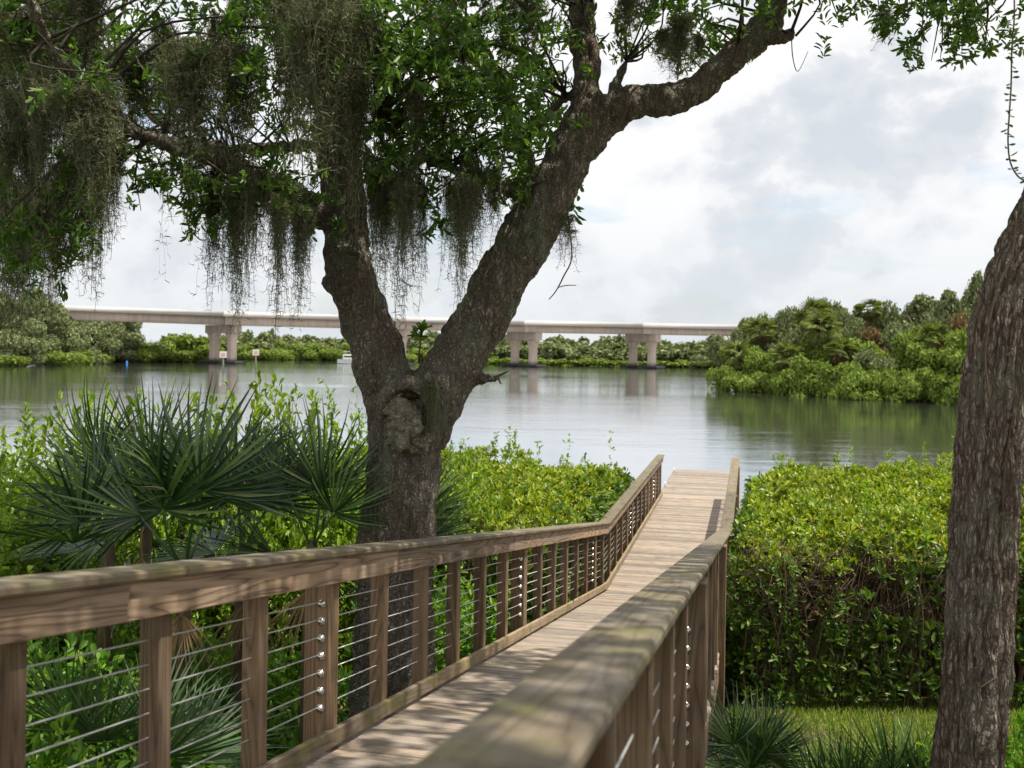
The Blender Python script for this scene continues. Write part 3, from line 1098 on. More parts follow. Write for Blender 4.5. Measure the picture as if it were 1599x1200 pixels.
pal(165, 815, 7.4, 3, 'dark palmetto whose fans sweep left, leftmost behind the handrail', FR, 0.85, 1, (-0.9, -0.1, 0.0))
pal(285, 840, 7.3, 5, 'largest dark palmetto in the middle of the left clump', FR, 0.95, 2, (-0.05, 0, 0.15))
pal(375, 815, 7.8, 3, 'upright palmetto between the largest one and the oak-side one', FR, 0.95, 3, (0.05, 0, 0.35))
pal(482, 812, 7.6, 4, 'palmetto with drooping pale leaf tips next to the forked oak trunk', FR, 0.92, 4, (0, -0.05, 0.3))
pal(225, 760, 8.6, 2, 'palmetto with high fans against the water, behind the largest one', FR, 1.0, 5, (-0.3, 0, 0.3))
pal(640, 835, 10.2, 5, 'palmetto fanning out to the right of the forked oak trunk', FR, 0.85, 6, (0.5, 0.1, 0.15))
pal(175, 1195, 6.0, 5, 'palmetto coloured pale as if sunlit, low behind the cables at the bottom left', FRL, 0.75, 7, (0.25, 0.1, 0.0), (0.1, 1.0))
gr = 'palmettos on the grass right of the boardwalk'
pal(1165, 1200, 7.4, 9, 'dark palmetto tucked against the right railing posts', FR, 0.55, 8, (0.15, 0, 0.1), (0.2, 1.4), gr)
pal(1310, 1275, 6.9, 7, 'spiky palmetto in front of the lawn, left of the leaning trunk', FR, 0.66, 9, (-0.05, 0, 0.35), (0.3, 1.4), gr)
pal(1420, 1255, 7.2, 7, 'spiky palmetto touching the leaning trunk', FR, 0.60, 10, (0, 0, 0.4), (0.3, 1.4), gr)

# ---- ground cover left of the walk, and leafy plants
def cover(name, label, cat, n, xf, y0, y1, hgt, mat, seed, L=0.09, per=7):
    rg = np.random.default_rng(seed)
    y = rg.uniform(y0, y1, n)
    x = xf(y, rg.uniform(0, 1, n))
    lump = vnoise(np.stack([x * 1.7, y * 1.7, x * 0 + seed], 1))
    z = ground_z(x, y) + hgt * (0.25 + 1.2 * lump) * rg.uniform(0.25, 1.0, n)
    V, Q = rosettes(np.stack([x, y, z], 1), np.stack([rg.normal(0, .4, n), rg.normal(-.1, .4, n), np.ones(n)], 1), rg, per, L, L * .4, 0.85, 0.03)
    o = leafy(name, V, Q, mat, None)
    return tag(o, label, cat, None, 'stuff')


cover('ground_cover', 'bright green leafy ground cover left of the boardwalk behind the cables', 'ground cover', 6500,
      lambda y, u: A0 + B0 * y - 0.55 - 4.5 * u ** 1.2, 3.2, 9.5, 0.72, M['cover'], 21)
cover('climbing_vines', 'green vines and weeds tangled along the left side of the ramp', 'vines', 1500,
      lambda y, u: A0 + B0 * y - 0.35 - 0.9 * u, 8.8, 14.5, 1.35, M['cover'], 22)
for i, (px, py, Y, lab) in enumerate([(1590, 1080, 6.2, 'broad-leaved green plant to the right of the leaning trunk'),
                                      (1560, 1120, 7.5, 'green weed clump behind the foot of the leaning trunk')]):
    shrub(px, py, Y, SHD[i], lab, 'green plants at the foot of the leaning trunk', 0.5, rz0=1.2)

rg = np.random.default_rng(33)
n = 60000
gx = rg.uniform(1.2, 8.5, n); gy = rg.uniform(6.5, 13.2, n)
k = gx > redge(gy) - 0.1
gx, gy = gx[k], gy[k]
dd = np.stack([rg.normal(0, .45, len(gx)), rg.normal(0, .45, len(gx)), np.ones(len(gx))], 1)
Vg, Qg = leaf_arrays(np.stack([gx, gy, ground_z(gx, gy) - 0.02], 1), dd, rg.normal(size=dd.shape), rg.uniform(.05, .13, len(gx)), 0.008)
tag(leafy('lawn_grass', Vg, Qg, M['grass'], None), 'short green and straw lawn grass right of the boardwalk', 'grass', None, 'stuff')

nl = 2600
lx = np.concatenate([rg.uniform(1.0, 7.5, nl), rg.uniform(-4.5, 0.5, nl)]); ly = np.concatenate([rg.uniform(5.5, 12.8, nl), rg.uniform(3.5, 11.5, nl)])
ins = (lx > redge(ly) - 0.05) | (lx < ledge(ly) + 0.1)
lx, ly = lx[ins], ly[ins]
dd = rg.normal(size=(len(lx), 3)) * np.array([1, 1, .25])
Vl, Ql = leaf_arrays(np.stack([lx, ly, gz(lx, ly) + .015], 1), dd, np.tile([[0, 0, 1.0]], (len(lx), 1)) + rg.normal(0, .3, dd.shape), rg.uniform(.04, .09, len(lx)), .028)
tag(leafy('leaf_litter', Vl, Ql, M['dead'], None), 'fallen brown oak leaves scattered over the ground', 'leaves', None, 'stuff')

# ================================================================== trees by the walk
def remeshed(name, paths, voxel, mat, disp=None, extra=None):
    me = tubes_mesh(name, paths, None, 14)
    if extra:
        pass
    tmp = bpy.data.objects.new('tmp', me)
    COL.objects.link(tmp)
    md = tmp.modifiers.new('r', 'REMESH')
    md.mode = 'VOXEL'
    md.voxel_size = voxel
    sm = tmp.modifiers.new('s', 'SMOOTH')
    sm.factor = 0.5
    sm.iterations = 6
    dg = bpy.context.evaluated_depsgraph_get()
    res = bpy.data.meshes.new_from_object(tmp.evaluated_get(dg))
    bpy.data.objects.remove(tmp)
    bpy.data.meshes.remove(me)
    res.name = name
    if disp:
        nv = len(res.vertices)
        co = np.empty(nv * 3, np.float32); res.vertices.foreach_get('co', co); co = co.reshape(-1, 3)
        no = np.empty(nv * 3, np.float32); res.vertices.foreach_get('normal', no); no = no.reshape(-1, 3)
        co = co + no * disp(co)[:, None]
        res.vertices.foreach_set('co', co.astype(np.float32).ravel())
        res.update()
    res.polygons.foreach_set('use_smooth', np.ones(len(res.polygons), dtype=bool))
    res.materials.clear()
    res.materials.append(mat)
    return res


YT = 8.0
kpx = YT / F


def skel(pts):
    """[(px,py,r_px,dY)] -> world points and radii"""
    P, R = [], []
    for q in pts:
        dy = q[3] if len(q) > 3 else 0.0
        Y = YT + dy
        P.append(W(q[0], q[1], Y)); R.append(q[2] * 0.94 * Y / F)
    return P, R


LIMBS = {
    'trunk': [(612, 1290, 100), (612, 1180, 78), (616, 1000, 68), (620, 845, 64), (630, 720, 62), (640, 640, 66), (648, 600, 52)],
    'left': [(632, 690, 48), (605, 600, 50), (575, 510, 43), (550, 440, 41), (541, 380, 40), (535, 300, 37), (524, 225, 36), (522, 165, 33)],
    'right': [(650, 690, 48), (690, 600, 52), (738, 520, 47), (778, 450, 45), (815, 380, 48), (845, 325, 46), (882, 255, 40), (912, 195, 36), (930, 150, 31)],
    'stemA': [(520, 190, 26), (500, 110, 20, -.1), (484, 10, 18, -.3), (470, -120, 15, -.6), (440, -300, 11, -.8), (400, -460, 7, -1)],
    'stemB': [(528, 185, 26), (546, 110, 22), (548, 20, 20, .2), (552, -120, 17, .5), (580, -300, 12, .8), (620, -460, 7, 1)],
    'bough': [(530, 350, 30), (480, 322, 27, -.1), (422, 287, 23, -.35), (345, 250, 19, -.6), (268, 228, 16, -.9), (192, 195, 15, -1.2), (150, 150, 13, -1.4), (96, 96, 11, -1.6), (60, 30, 10, -1.8), (10, -90, 8, -2.1), (-80, -220, 5, -2.5)],
    'bough2': [(520, 240, 16), (483, 228, 11, .2), (400, 232, 9, .5), (345, 230, 9, .6), (287, 216, 8, .8), (230, 172, 7, 1.0), (170, 90, 5, 1.2), (120, 0, 3, 1.3)],
    'up': [(922, 190, 30), (916, 130, 25), (911, 60, 24), (906, 0, 24), (900, -110, 21, .2), (880, -260, 16, .3), (840, -420, 9, .4)],
    'arm': [(905, 235, 34), (945, 188, 31), (985, 160, 30), (1045, 155, 27), (1100, 130, 26), (1150, 85, 27), (1190, 45, 27), (1222, -20, 19, -.1), (1260, -110, 16, -.3), (1330, -220, 11, -.6), (1420, -330, 6, -1)],
    'arm2': [(1225, -40, 12, -.1), (1310, -90, 9, -.3), (1420, -80, 8, -.7), (1530, -50, 6, -1.0), (1600, -30, 3, -1.2)],
    'stub': [(1185, 52, 22), (1215, 55, 13, -.1), (1242, 56, 10, -.15)],
    'inner': [(840, 330, 24), (826, 288, 18, .15), (818, 230, 16, .3), (787, 153, 15, .5), (737, 77, 14, .7), (672, 20, 13, .9), (600, -90, 9, 1.2)],
    'inner2': [(835, 325, 20), (795, 299, 13, -.1), (718, 268, 9, -.3), (650, 240, 6, -.5), (590, 190, 4, -.7)],
    'spur': [(820, 225, 9, .3), (836, 205, 8, .2), (860, 175, 8, .1), (886, 150, 8, 0), (905, 140, 8, 0)],
    'spike': [(945, 170, 14), (960, 135, 11), (972, 108, 8), (978, 95, 4)],
    'snag': [(745, 590, 14), (768, 592, 11, -.1), (778, 590, 8, -.15)],
}
oak = empty('oak_tree', W(612, 1290, YT) - Vector((0, 0, 0.05)))
tag(oak, 'large forked oak with moss-hung boughs left of the boardwalk', 'tree')
OO = Vector(oak.location)
paths = []
SK = []
for nm, q in LIMBS.items():
    P, R = skel(q)
    P, R = catmull(P, R, 5)
    rj = random.Random(nm)
    P = [p + Vector((rj.gauss(0, .006), rj.gauss(0, .006), 0)) for p in P]
    paths.append(([p - OO for p in P], R))
    SK += [(np.array(p), r) for p, r in zip(P, R)]
# healed branch collar below the fork
kY = YT - 0.50
paths.append(([W(525, 395, YT - .18) - OO, W(548, 388, YT - .2) - OO, W(562, 398, YT - .18) - OO], [.03, .035, .02]))
paths.append(([W(512, 440, YT - .05) - OO, W(530, 460, YT - .17) - OO, W(552, 440, YT - .2) - OO], [.06, .045, .03]))


def oak_disp(co):
    a = vnoise(co * np.array([7, 7, 4])) - 0.5
    b_ = vnoise(co * np.array([26, 26, 12]) + 9) - 0.5
    c = vnoise(co * np.array([60, 60, 20]) + 3) - 0.5
    f = 1 - np.abs(vnoise(co * np.array([19, 19, 5]) + 31) * 2 - 1)
    return a * 0.035 + b_ * 0.018 + c * 0.014 - 0.022 * f ** 4


mobj('trunk', remeshed('trunk', paths, 0.0135, M['oak_bark'], oak_disp), oak)


def lump(name, c, r, seed, amp, mat):
    bm = bmesh.new()
    bmesh.ops.create_icosphere(bm, subdivisions=5, radius=1.0)
    co = np.array([v.co[:] for v in bm.verts])
    d = (vnoise(co * 1.9 + seed) - .5) * amp + (vnoise(co * 5.5 + seed) - .5) * amp * .45 + (vnoise(co * 14 + seed) - .5) * amp * .18
    for v, k in zip(bm.verts, d):
        v.co = Vector((v.co.x * r[0], v.co.y * r[1], v.co.z * r[2])) * (1 + k)
    me = bpy.data.meshes.new(name); bm.to_mesh(me); bm.free(); me.materials.append(mat)
    me.polygons.foreach_set('use_smooth', np.ones(len(me.polygons), dtype=bool))
    return mobj(name, me, oak, c - OO)


YK = YT - 0.33
lump('burl', W(634, 664, YK), (.135, .15, .185), 4.2, .75, M['burl_bark'])['label'] = 'lobed grey-green knot below the fork'
lump('burl', W(612, 640, YK + .03), (.07, .09, .11), 8.1, .7, M['burl_bark'])
lump('burl', W(655, 690, YK + .03), (.08, .09, .09), 2.7, .7, M['burl_bark'])
arch = [W(594, 655, YK + .0), W(598, 625, YK - .03), W(615, 604, YK - .04), W(640, 598, YK - .04), W(662, 612, YK - .02), W(672, 645, YK + .0), W(672, 690, YK + .06)]
mobj('bark_lip', tubes_mesh('bark_lip', [catmull([p - OO for p in arch], [.025, .045, .055, .055, .05, .045, .03], 6)], M['oak_bark'], 12), oak)
lump('hollow_shade_lump', W(640, 618, YK - .03), (.075, .06, .032), 6.3, .5, M['rot'])  # solid dark lumps; the hollow's shade is put into their colour
lump('hollow_shade_lump', W(662, 645, YK - .015), (.025, .06, .09), 9.3, .5, M['rot'])

SKP = np.array([s_[0] for s_ in SK])


def clusters_to_leaves(cen, rg, per, L, mat, name, parent, org, spread=0.13, twigs=True, droop=0.0):
    """leaf sprays round each centre; optional twig from the closest limb"""
    n = len(cen)
    ns = 4
    sp = np.repeat(cen, ns, axis=0) + rg.normal(size=(n * ns, 3)) * spread
    ax = nrm(rg.normal(size=sp.shape) + np.array([0, 0, 0.15 - droop]))
    V, Q = [], []
    steps = max(per // (ns * 5), 1)
    cc = np.concatenate([sp + ax * (0.05 * j) for j in range(steps)])
    aa = np.concatenate([ax] * steps)
    V, Q = rosettes(cc, aa, rg, 5, L, L * 0.34, 0.85, 0.012)
    leafy(name, V - np.array(org), Q, mat, parent)
    if twigs:
        P = []
        r2 = random.Random(5)
        for c in cen:
            d = np.linalg.norm(SKP - c, axis=1)
            j = int(d.argmin())
            if d[j] > 1.0:
                continue
            a, b_ = Vector(SKP[j]), Vector(c)
            mid = a.lerp(b_, .55) + Vector((r2.gauss(0, .12), r2.gauss(0, .12), r2.uniform(-.05, .2)))
            r0 = min(0.006 + 0.010 * d[j], .02)
            pp, ra = catmull([a - Vector(org), mid - Vector(org), b_ - Vector(org), b_ - Vector(org) + (b_ - mid).normalized() * .12], [r0, r0 * .6, r0 * .3, .002], 3)
            P.append((pp, ra))
        if P:
            mobj('twigs', tubes_mesh('twigs', P, M['oak_twig'], 4), parent)['kind'] = 'stuff'


rg = np.random.default_rng(91)


def sample(regions):
    out = []
    for (x0, x1, y0, y1, n, Y0, Y1) in regions:
        for k in range(n):
            Y = rg.uniform(Y0, Y1)
            out.append(W(rg.uniform(x0, x1), rg.uniform(y0, y1), Y))
    return np.array(out)


inframe = sample([
    (-40, 520, -160, 120, 135, 6.3, 9.6), (180, 500, 110, 190, 36, 7.6, 9.4), (200, 500, 240, 345, 34, 6.8, 8.6),
    (-60, 190, 60, 330, 36, 6.0, 9.0), (-60, 120, 320, 430, 22, 6.2, 8.6),
    (560, 880, -150, 60, 70, 6.3, 9.0), (570, 880, 50, 200, 100, 6.4, 8.8), (580, 860, 190, 300, 48, 6.8, 8.5), (600, 780, 290, 330, 9, 7, 8.2),
    (930, 1110, -140, 60, 34, 7.0, 9.2), (940, 1130, 40, 90, 9, 7.3, 9.0), (1090, 1240, -140, -10, 14, 7.0, 9),
    (1235, 1400, -110, 30, 26, 6.8, 8.6), (1400, 1590, -120, 40, 38, 6.4, 8.0), (1410, 1540, 40, 70, 9, 6.6, 7.8)])
clusters_to_leaves(inframe, rg, 60, 0.072, M['oak_leaf'], 'foliage', oak, OO, 0.12)
# the crown goes on above the picture
up = []
for k in range(210):
    a, r = rg.uniform(0, 2 * PI), 4.6 * math.sqrt(rg.uniform(0, 1))
    x, y = 0.3 + r * math.cos(a), 6.8 + 0.55 * r * math.sin(a)
    zc = 8.6 + 3.0 * (1 - (r / 5.6) ** 2) * rg.uniform(0.05, 1)
    up.append((x, y, max(zc, EYE + 0.41 * y + 0.4)))
clusters_to_leaves(np.array(up), rg, 40, 0.115, M['oak_leaf'], 'upper_crown', oak, OO, 0.30, False)


# ---- spanish moss
def moss_mesh(seed, L, wid, n=70, m=17):
    rg = np.random.default_rng(seed)
    st = np.stack([rg.normal(0, wid, n), rg.normal(0, wid * .6, n), rg.uniform(-.06, .10, n)], 1)
    ln = L * np.clip(rg.beta(1.5, 1.9, n), .12, 1)
    P = np.empty((n, m, 3))
    P[:, 0] = st
    drift = rg.normal(0, .012, (n, 3)) - np.array([0, 0, 0])
    gather = -st * 0.055
    for j in range(1, m):
        jit = rg.normal(0, 0.008, (n, 3)); jit[:, 2] = 0
        P[:, j] = P[:, j - 1] + jit + gather * np.array([1, 1, 0]) + drift * 0.15
        P[:, j, 2] = P[:, j - 1, 2] - ln / (m - 1)
    sd = rg.normal(size=(n, 3)); sd[:, 2] = 0; sd = nrm(sd)
    w = np.linspace(1, 0.5, m)[None, :, None] * 0.0020 * rg.uniform(.6, 1.6, (n, 1, 1))
    Va = P - sd[:, None] * w; Vb = P + sd[:, None] * w
    V = np.stack([Va, Vb], 2).reshape(-1, 3)
    i = (np.arange(n)[:, None] * m + np.arange(m - 1)[None]).ravel() * 2
    Q = np.stack([i, i + 1, i + 3, i + 2], 1)
    # short side curls
    nh = n * 26
    a, b_ = rg.integers(0, n, nh), rg.integers(0, m, nh)
    p0 = P[a, b_]
    d = rg.normal(size=(nh, 3)); d[:, 2] = d[:, 2] * .6 - .5; d = nrm(d)
    ll = rg.uniform(.012, .038, (nh, 1))
    p1 = p0 + d * ll; p2 = p1 + nrm(d + rg.normal(size=(nh, 3)) * .8 + np.array([0, 0, -.5])) * ll * .8
    s2 = nrm(np.cross(d, rg.normal(size=(nh, 3)))) * 0.0018
    H = np.stack([p0 - s2, p0 + s2, p1 - s2, p1 + s2, p2 - s2 * .5, p2 + s2 * .5], 1).reshape(-1, 3)
    b0 = len(V) + np.arange(nh) * 6
    Q2 = np.concatenate([np.stack([b0, b0 + 1, b0 + 3, b0 + 2], 1), np.stack([b0 + 2, b0 + 3, b0 + 5, b0 + 4], 1)])
    return fastmesh('spanish_moss', np.concatenate([V, H]), np.concatenate([Q, Q2]), False, M['moss'])


MO = [moss_mesh(200 + i, 1.0, w_, n_) for i, (w_, n_) in enumerate([(.045, 95), (.06, 130), (.10, 170), (.025, 48), (.05, 95), (.010, 8)])]


def moss(px, y0, y1, Y, v, wx=1.0):
    p = W(px, y0, Y)
    o = mobj('spanish_moss', MO[v], oak)
    L = (y1 - y0) / F * Y
    o.location = p - OO
    o.rotation_euler = (0, 0, random.uniform(0, 6.28))
    o.scale = (wx, wx, L)


rm = random.Random(17)
# dense curtain, upper left
for k in range(29):
    x = rm.uniform(-30, 520)
    y0 = rm.uniform(-110, 90)
    if 190 < x < 330 and rm.random() < .45:
        continue
    moss(x, y0, y0 + rm.uniform(120, 330), rm.uniform(6.3, 9.0), rm.choice((0, 1, 2, 2)), rm.uniform(.9, 1.5))
for k in range(14):                       # left edge curtain, lower
    x = rm.uniform(-20, 190)
    y0 = rm.uniform(120, 220) - 0.1 * x
    moss(x, y0, rm.uniform(300, 440) - 0.35 * x, rm.uniform(6.2, 7.4), rm.choice((0, 1, 2)), rm.uniform(.8, 1.3))
for x, y0, y1, v in [(4, 280, 440, 1), (18, 300, 475, 1), (30, 330, 490, 0), (45, 290, 440, 0), (66, 300, 430, 1), (85, 280, 455, 1), (98, 270, 420, 0), (112, 260, 385, 0), (135, 230, 380, 1), (150, 215, 395, 1), (160, 210, 370, 0), (178, 205, 345, 0),
                     (255, 250, 455, 5), (300, 260, 360, 3), (337, 262, 445, 0), (372, 275, 480, 1), (390, 280, 450, 3), (436, 295, 495, 0), (468, 310, 470, 1), (410, 280, 400, 3),
                     (588, 260, 440, 0), (603, 270, 430, 1), (632, 270, 470, 1), (655, 280, 450, 3), (700, 290, 425, 3), (722, 290, 470, 0), (742, 270, 390, 1), (770, 270, 370, 3), (690, 270, 400, 5), (618, 300, 450, 5),
                     (540, 20, 300, 2), (570, 10, 290, 2), (600, 60, 290, 1), (560, 120, 330, 1), (650, 150, 290, 1), (690, 180, 280, 0), (700, -40, 90, 2), (720, 40, 160, 1),
                     (1050, 60, 130, 1), (1062, 30, 128, 1), (1035, 50, 110, 3), (975, 0, 95, 3), (985, -10, 80, 0), (885, 340, 410, 3), (1380, 20, 80, 3), (1090, 60, 125, 3),
                     (800, -60, 90, 1), (830, -50, 110, 2), (790, 20, 150, 0), (760, -60, 60, 1), (1500, -60, 30, 3), (1010, -60, 50, 0)]:
    moss(x, y0, y1 + ((0.55 if x < 200 else 0.32) * (y1 - y0) if y1 > 300 else 0), rm.uniform(6.9, 8.4), v, rm.uniform(.8, 1.1))
    if y1 > 340 and v != 5:
        moss(x + rm.uniform(-8, 8), y0 + 20, y1 - rm.uniform(0, 50), rm.uniform(6.9, 8.4), v, .8)

for x, y0, y1 in ((676, 596, 716), (668, 600, 690), (682, 610, 700)):
    moss(x, y0, y1, YT - .42, 3, .5)

# dead twig hanging from the right limb, sprout in the fork, stick on the snag
def twig(name, pts, mat='twig', Y=7.75):
    P = [W(x, y, Y) - OO for x, y, r in pts]
    return mobj(name, tubes_mesh(name, [catmull(P, [q[2] for q in pts], 4)], M[mat], 6), oak)


twig('dead_twig', [(886, 335, .005), (893, 400, .006), (880, 432, .006), (868, 455, .005), (857, 468, .004)])
twig('dead_twig', [(872, 449, .004), (885, 446, .004), (900, 446, .003)])
twig('dead_twig', [(772, 590, .012), (783, 585, .010), (794, 580, .006)])
twig('dead_twig', [(778, 589, .008), (780, 596, .007), (783, 600, .004)])
twig('dead_twig', [(1236, 60, .004), (1238, 90, .004), (1246, 112, .003), (1262, 80, .002)])
sp = [W(x, y, YT - .1) for x, y in ((654, 568), (655, 548), (657, 530), (656, 518))]
mobj('sprout', tubes_mesh('sprout', [([p - OO for p in sp], [.012, .007, .005, .003])], M['twig'], 6), oak)
c = np.array([sp[3], sp[2], sp[3] + Vector((.02, 0, .03)), sp[2] + Vector((-.03, 0, .02))])
V, Q = rosettes(c, np.array([[0, -.2, 1.0]] * 4), np.random.default_rng(4), 7, .075, .03, 1.0, .01)
mobj('sprout_leaves', fastmesh('sprout_leaves', V - np.array(OO), Q, False, M['cover']), oak)

# ---- leaning trunk at right
lt_pts = [(1505, 1420, 72), (1508, 1300, 62), (1513, 1200, 58), (1525, 1050, 55), (1533, 900, 54), (1541, 760, 54), (1548, 650, 52), (1556, 560, 50), (1575, 470, 49), (1605, 390, 47), (1640, 310, 45), (1670, 200, 42), (1685, 60, 36), (1690, -120, 30), (1660, -300, 22), (1600, -480, 14)]
YR = 5.6
P = [W(x, y, YR) for x, y, r in lt_pts]
P[0].z = float(ground_z(P[0].x, P[0].y)) - 0.25
R = [r / F * YR for x, y, r in lt_pts]
rt = empty('leaning_tree', (P[0].x, P[0].y, float(ground_z(P[0].x, P[0].y))))
tag(rt, 'ridged brown tree trunk leaning right at the right picture edge', 'tree')
RO = Vector(rt.location)


def ridge_trunk(P, R):
    pp, ra = catmull(P, R, 34)
    V, Q = tube_arrays([p - RO for p in pp], ra, 110, False)
    V = np.array(V)
    n = len(pp)
    C = np.repeat(np.array([p - RO for p in pp]), 110, axis=0)
    d = nrm(V - C)
    ang = np.tile(np.arange(110) / 110 * 2 * PI, n)
    zz = np.repeat(np.cumsum([0] + [(pp[i + 1] - pp[i]).length for i in range(n - 1)]), 110)
    rx = 3.0
    wob = (vnoise(np.stack([np.cos(ang) * 2, np.sin(ang) * 2, zz * 3.2], 1)) - .5) * 1.0
    q = np.stack([np.cos(ang + wob * .35) * rx, np.sin(ang + wob * .35) * rx, zz * 2.2], 1)
    r1 = 1 - np.abs(vnoise(q * np.array([1.6, 1.6, 1.3])) * 2 - 1)
    r2 = 1 - np.abs(vnoise(q * np.array([3.3, 3.3, 3.0]) + 7) * 2 - 1)
    r3 = vnoise(q * np.array([7, 7, 16]) + 3) - .5
    lump = vnoise(np.stack([np.cos(ang), np.sin(ang), zz * 1.2], 1)) - .5
    dis = -0.026 * r1 ** 3 - 0.018 * r2 ** 3 + 0.010 * r3 + 0.03 * lump
    V = V + d * dis[:, None]
    return fastmesh('trunk', V, Q, True, M['ridge_bark'])


mobj('trunk', ridge_trunk(P, R), rt)
# vines clinging to its bark
for path in ([(1587, 330), (1580, 400), (1562, 440), (1545, 500), (1538, 560), (1545, 620), (1553, 660), (1560, 690)],
             [(1596, 500), (1588, 560), (1582, 640), (1570, 720), (1566, 800)], [(1530, 1075), (1545, 1065), (1556, 1058)]):
    pts = []
    for x, y in path:
        pts.append(W(x, y, YR - 0.175 + 0.0006 * abs(x - 1548)) - RO)
    mobj('clinging_vine', tubes_mesh('clinging_vine', [catmull(pts, [.005] * len(pts), 4)], M['twig'], 6), rt)
# its unseen crown, placed and thickened to shade the near walk
cr = []
for k in range(950):
    a, r = rg.uniform(0, 2 * PI), 4.1 * math.sqrt(rg.uniform(0, 1))
    x, y = 3.1 + 0.85 * r * math.cos(a), 3.9 + 1.15 * r * math.sin(a)
    z = 7.6 + 2.4 * (1 - (r / 4.5) ** 2) * rg.uniform(0, 1)
    cr.append((x, y, max(z, EYE + 0.45 * max(y, 0) + 0.6)))
clusters_to_leaves(np.array(cr), rg, 40, 0.115, M['oak_leaf'], 'crown', rt, RO, 0.28, False)
lb = []
for k in range(9):
    a = k * 0.7
    q0 = P[-3] - RO
    q1 = Vector((2.3 + 2.6 * math.cos(a), 4.6 + 2.6 * math.sin(a), 8.6)) - RO
    if q1.z + RO.z < EYE + 0.45 * (q1.y + RO.y) + .6:
        q1.z = EYE + 0.45 * (q1.y + RO.y) + .6 - RO.z
    lb.append(catmull([q0, q0.lerp(q1, .5) + Vector((0, 0, .3)), q1], [.06, .04, .012], 4))
mobj('limbs', tubes_mesh('limbs', lb, M['ridge_bark'], 8), rt)

# dangling leafy vine at the right edge
vp = [W(x, y, 5.2) for x, y in ((1582, -60), (1584, 20), (1580, 75), (1579, 130), (1576, 180), (1574, 220), (1578, 255), (1592, 278), (1612, 285))]
vine = empty('hanging_vine', vp[0])
tag(vine, 'thin leafy vine dangling in front of the sky at the right edge', 'vine')
mobj('stem', tubes_mesh('stem', [catmull([p - vp[0] for p in vp], [.004] * len(vp), 4)], M['twig'], 6), vine)
cc, da = [], []
r2 = np.random.default_rng(8)
pp, _ = catmull(vp, [1] * len(vp), 6)
for i, p in enumerate(pp[6:]):
    for s_ in (-1, 1):
        if r2.random() < .55:
            cc.append(p); da.append((s_ * 1.0, r2.normal() * .5, r2.normal() * .4))
for k in range(12):
    cc.append(W(1578 + r2.normal() * 9, 82 + r2.normal() * 12, 5.2)); da.append(r2.normal(size=3))
cc, da = np.array([tuple(c) for c in cc]), np.array(da)
V, Q = leaf_arrays(cc, da, r2.normal(size=cc.shape), r2.uniform(.02, .05, len(cc)), .014)
mobj('leaves', fastmesh('leaves', V - np.array(vp[0]), Q, False, M['oak_leaf']), vine)['kind'] = 'stuff'

# ================================================================== far banks
def crown_mesh(seed, n, leaf, mat, lumps=7, flat=0.8, drop=0.0):
    """unit crown: about radius 1, centre at origin; leaf cards on uneven lumps"""
    rg = np.random.default_rng(seed)
    C = rg.normal(size=(lumps, 3)) * np.array([.48, .48, .34 * flat])
    C[0] = 0
    rad = rg.uniform(.32, .60, lumps)
    k = rg.integers(0, lumps, n)
    d = nrm(rg.normal(size=(n, 3)))
    d[:, 2] = np.where(rg.random(n) < .65, np.abs(d[:, 2]), d[:, 2])
    p = C[k] + d * rad[k, None] * rg.uniform(.55, 1.08, (n, 1)) * np.array([1, 1, flat])
    nn = nrm(d + rg.normal(size=(n, 3)) * .6)
    t = nrm(np.cross(nn, rg.normal(size=(n, 3))))
    t[:, 2] -= drop
    ll = leaf * rg.uniform(.6, 1.4, n)
    V, Q = leaf_arrays(p, t, nn, ll, ll * .6, .1, .2)
    return fastmesh('crown', V, Q, False, mat)


def fan_palm_crown(seed, mat, deadm):
    rg = np.random.default_rng(seed)

    def fans(n, el0, el1, rad):
        pos, d, up = [], [], []
        for k in range(n):
            a, e = rg.uniform(0, 2 * PI), rg.uniform(el0, el1)
            ax = np.array([math.cos(a) * math.cos(e), math.sin(a) * math.cos(e), math.sin(e)])
            hub = ax * rad * .5
            sd = nrm(np.cross(ax, [0, 0, 1.0])[None])[0]
            for q in np.linspace(-1.25, 1.25, 13):
                pos.append(hub); d.append(ax * math.cos(q) + sd * math.sin(q) + np.array([0, 0, -.25])); up.append(np.cross(sd, ax))
        pos, d, up = map(np.array, (pos, d, up))
        return leaf_arrays(pos, d, up, rad * .66, rad * .065, .1, .30)
    V, Q = fans(30, -.75, 1.45, 1.0)
    live = fastmesh('crown', V, Q, False, mat)
    V, Q = fans(14, -1.3, -.3, .8)
    return live, fastmesh('dead_skirt', V, Q, False, deadm)


CG = [crown_mesh(300 + i, 4200, .13, M['far_green']) for i in range(4)]
CD = [crown_mesh(310 + i, 5200, .095, M['far_dark']) for i in range(3)]
CY = [crown_mesh(320 + i, 5200, .095, M['far_grey'], drop=.8) for i in range(3)]
PALM = [fan_palm_crown(330 + i, M['far_palm'], M['dead']) for i in range(3)]
CT = [crown_mesh(326 + i, 4200, .11, M['dead'], drop=.9) for i in range(2)]
TRK = tubes_mesh('trunk', [([(0, 0, -0.3), (.02, .01, .4), (-.02, .02, 1.0)], [.09, .07, .05])], M['twig'], 8)
LMB = tubes_mesh('trunk', [([(0, 0, -0.05), (.03, .0, .35), (-.02, .02, .8)], [.05, .04, .02]), ([(.02, 0, .3), (.25, .1, .6), (.4, .15, .8)], [.03, .02, .01]), ([(.02, 0, .25), (-.2, -.1, .55), (-.35, -.1, .75)], [.03, .02, .01])], M['twig'], 6)


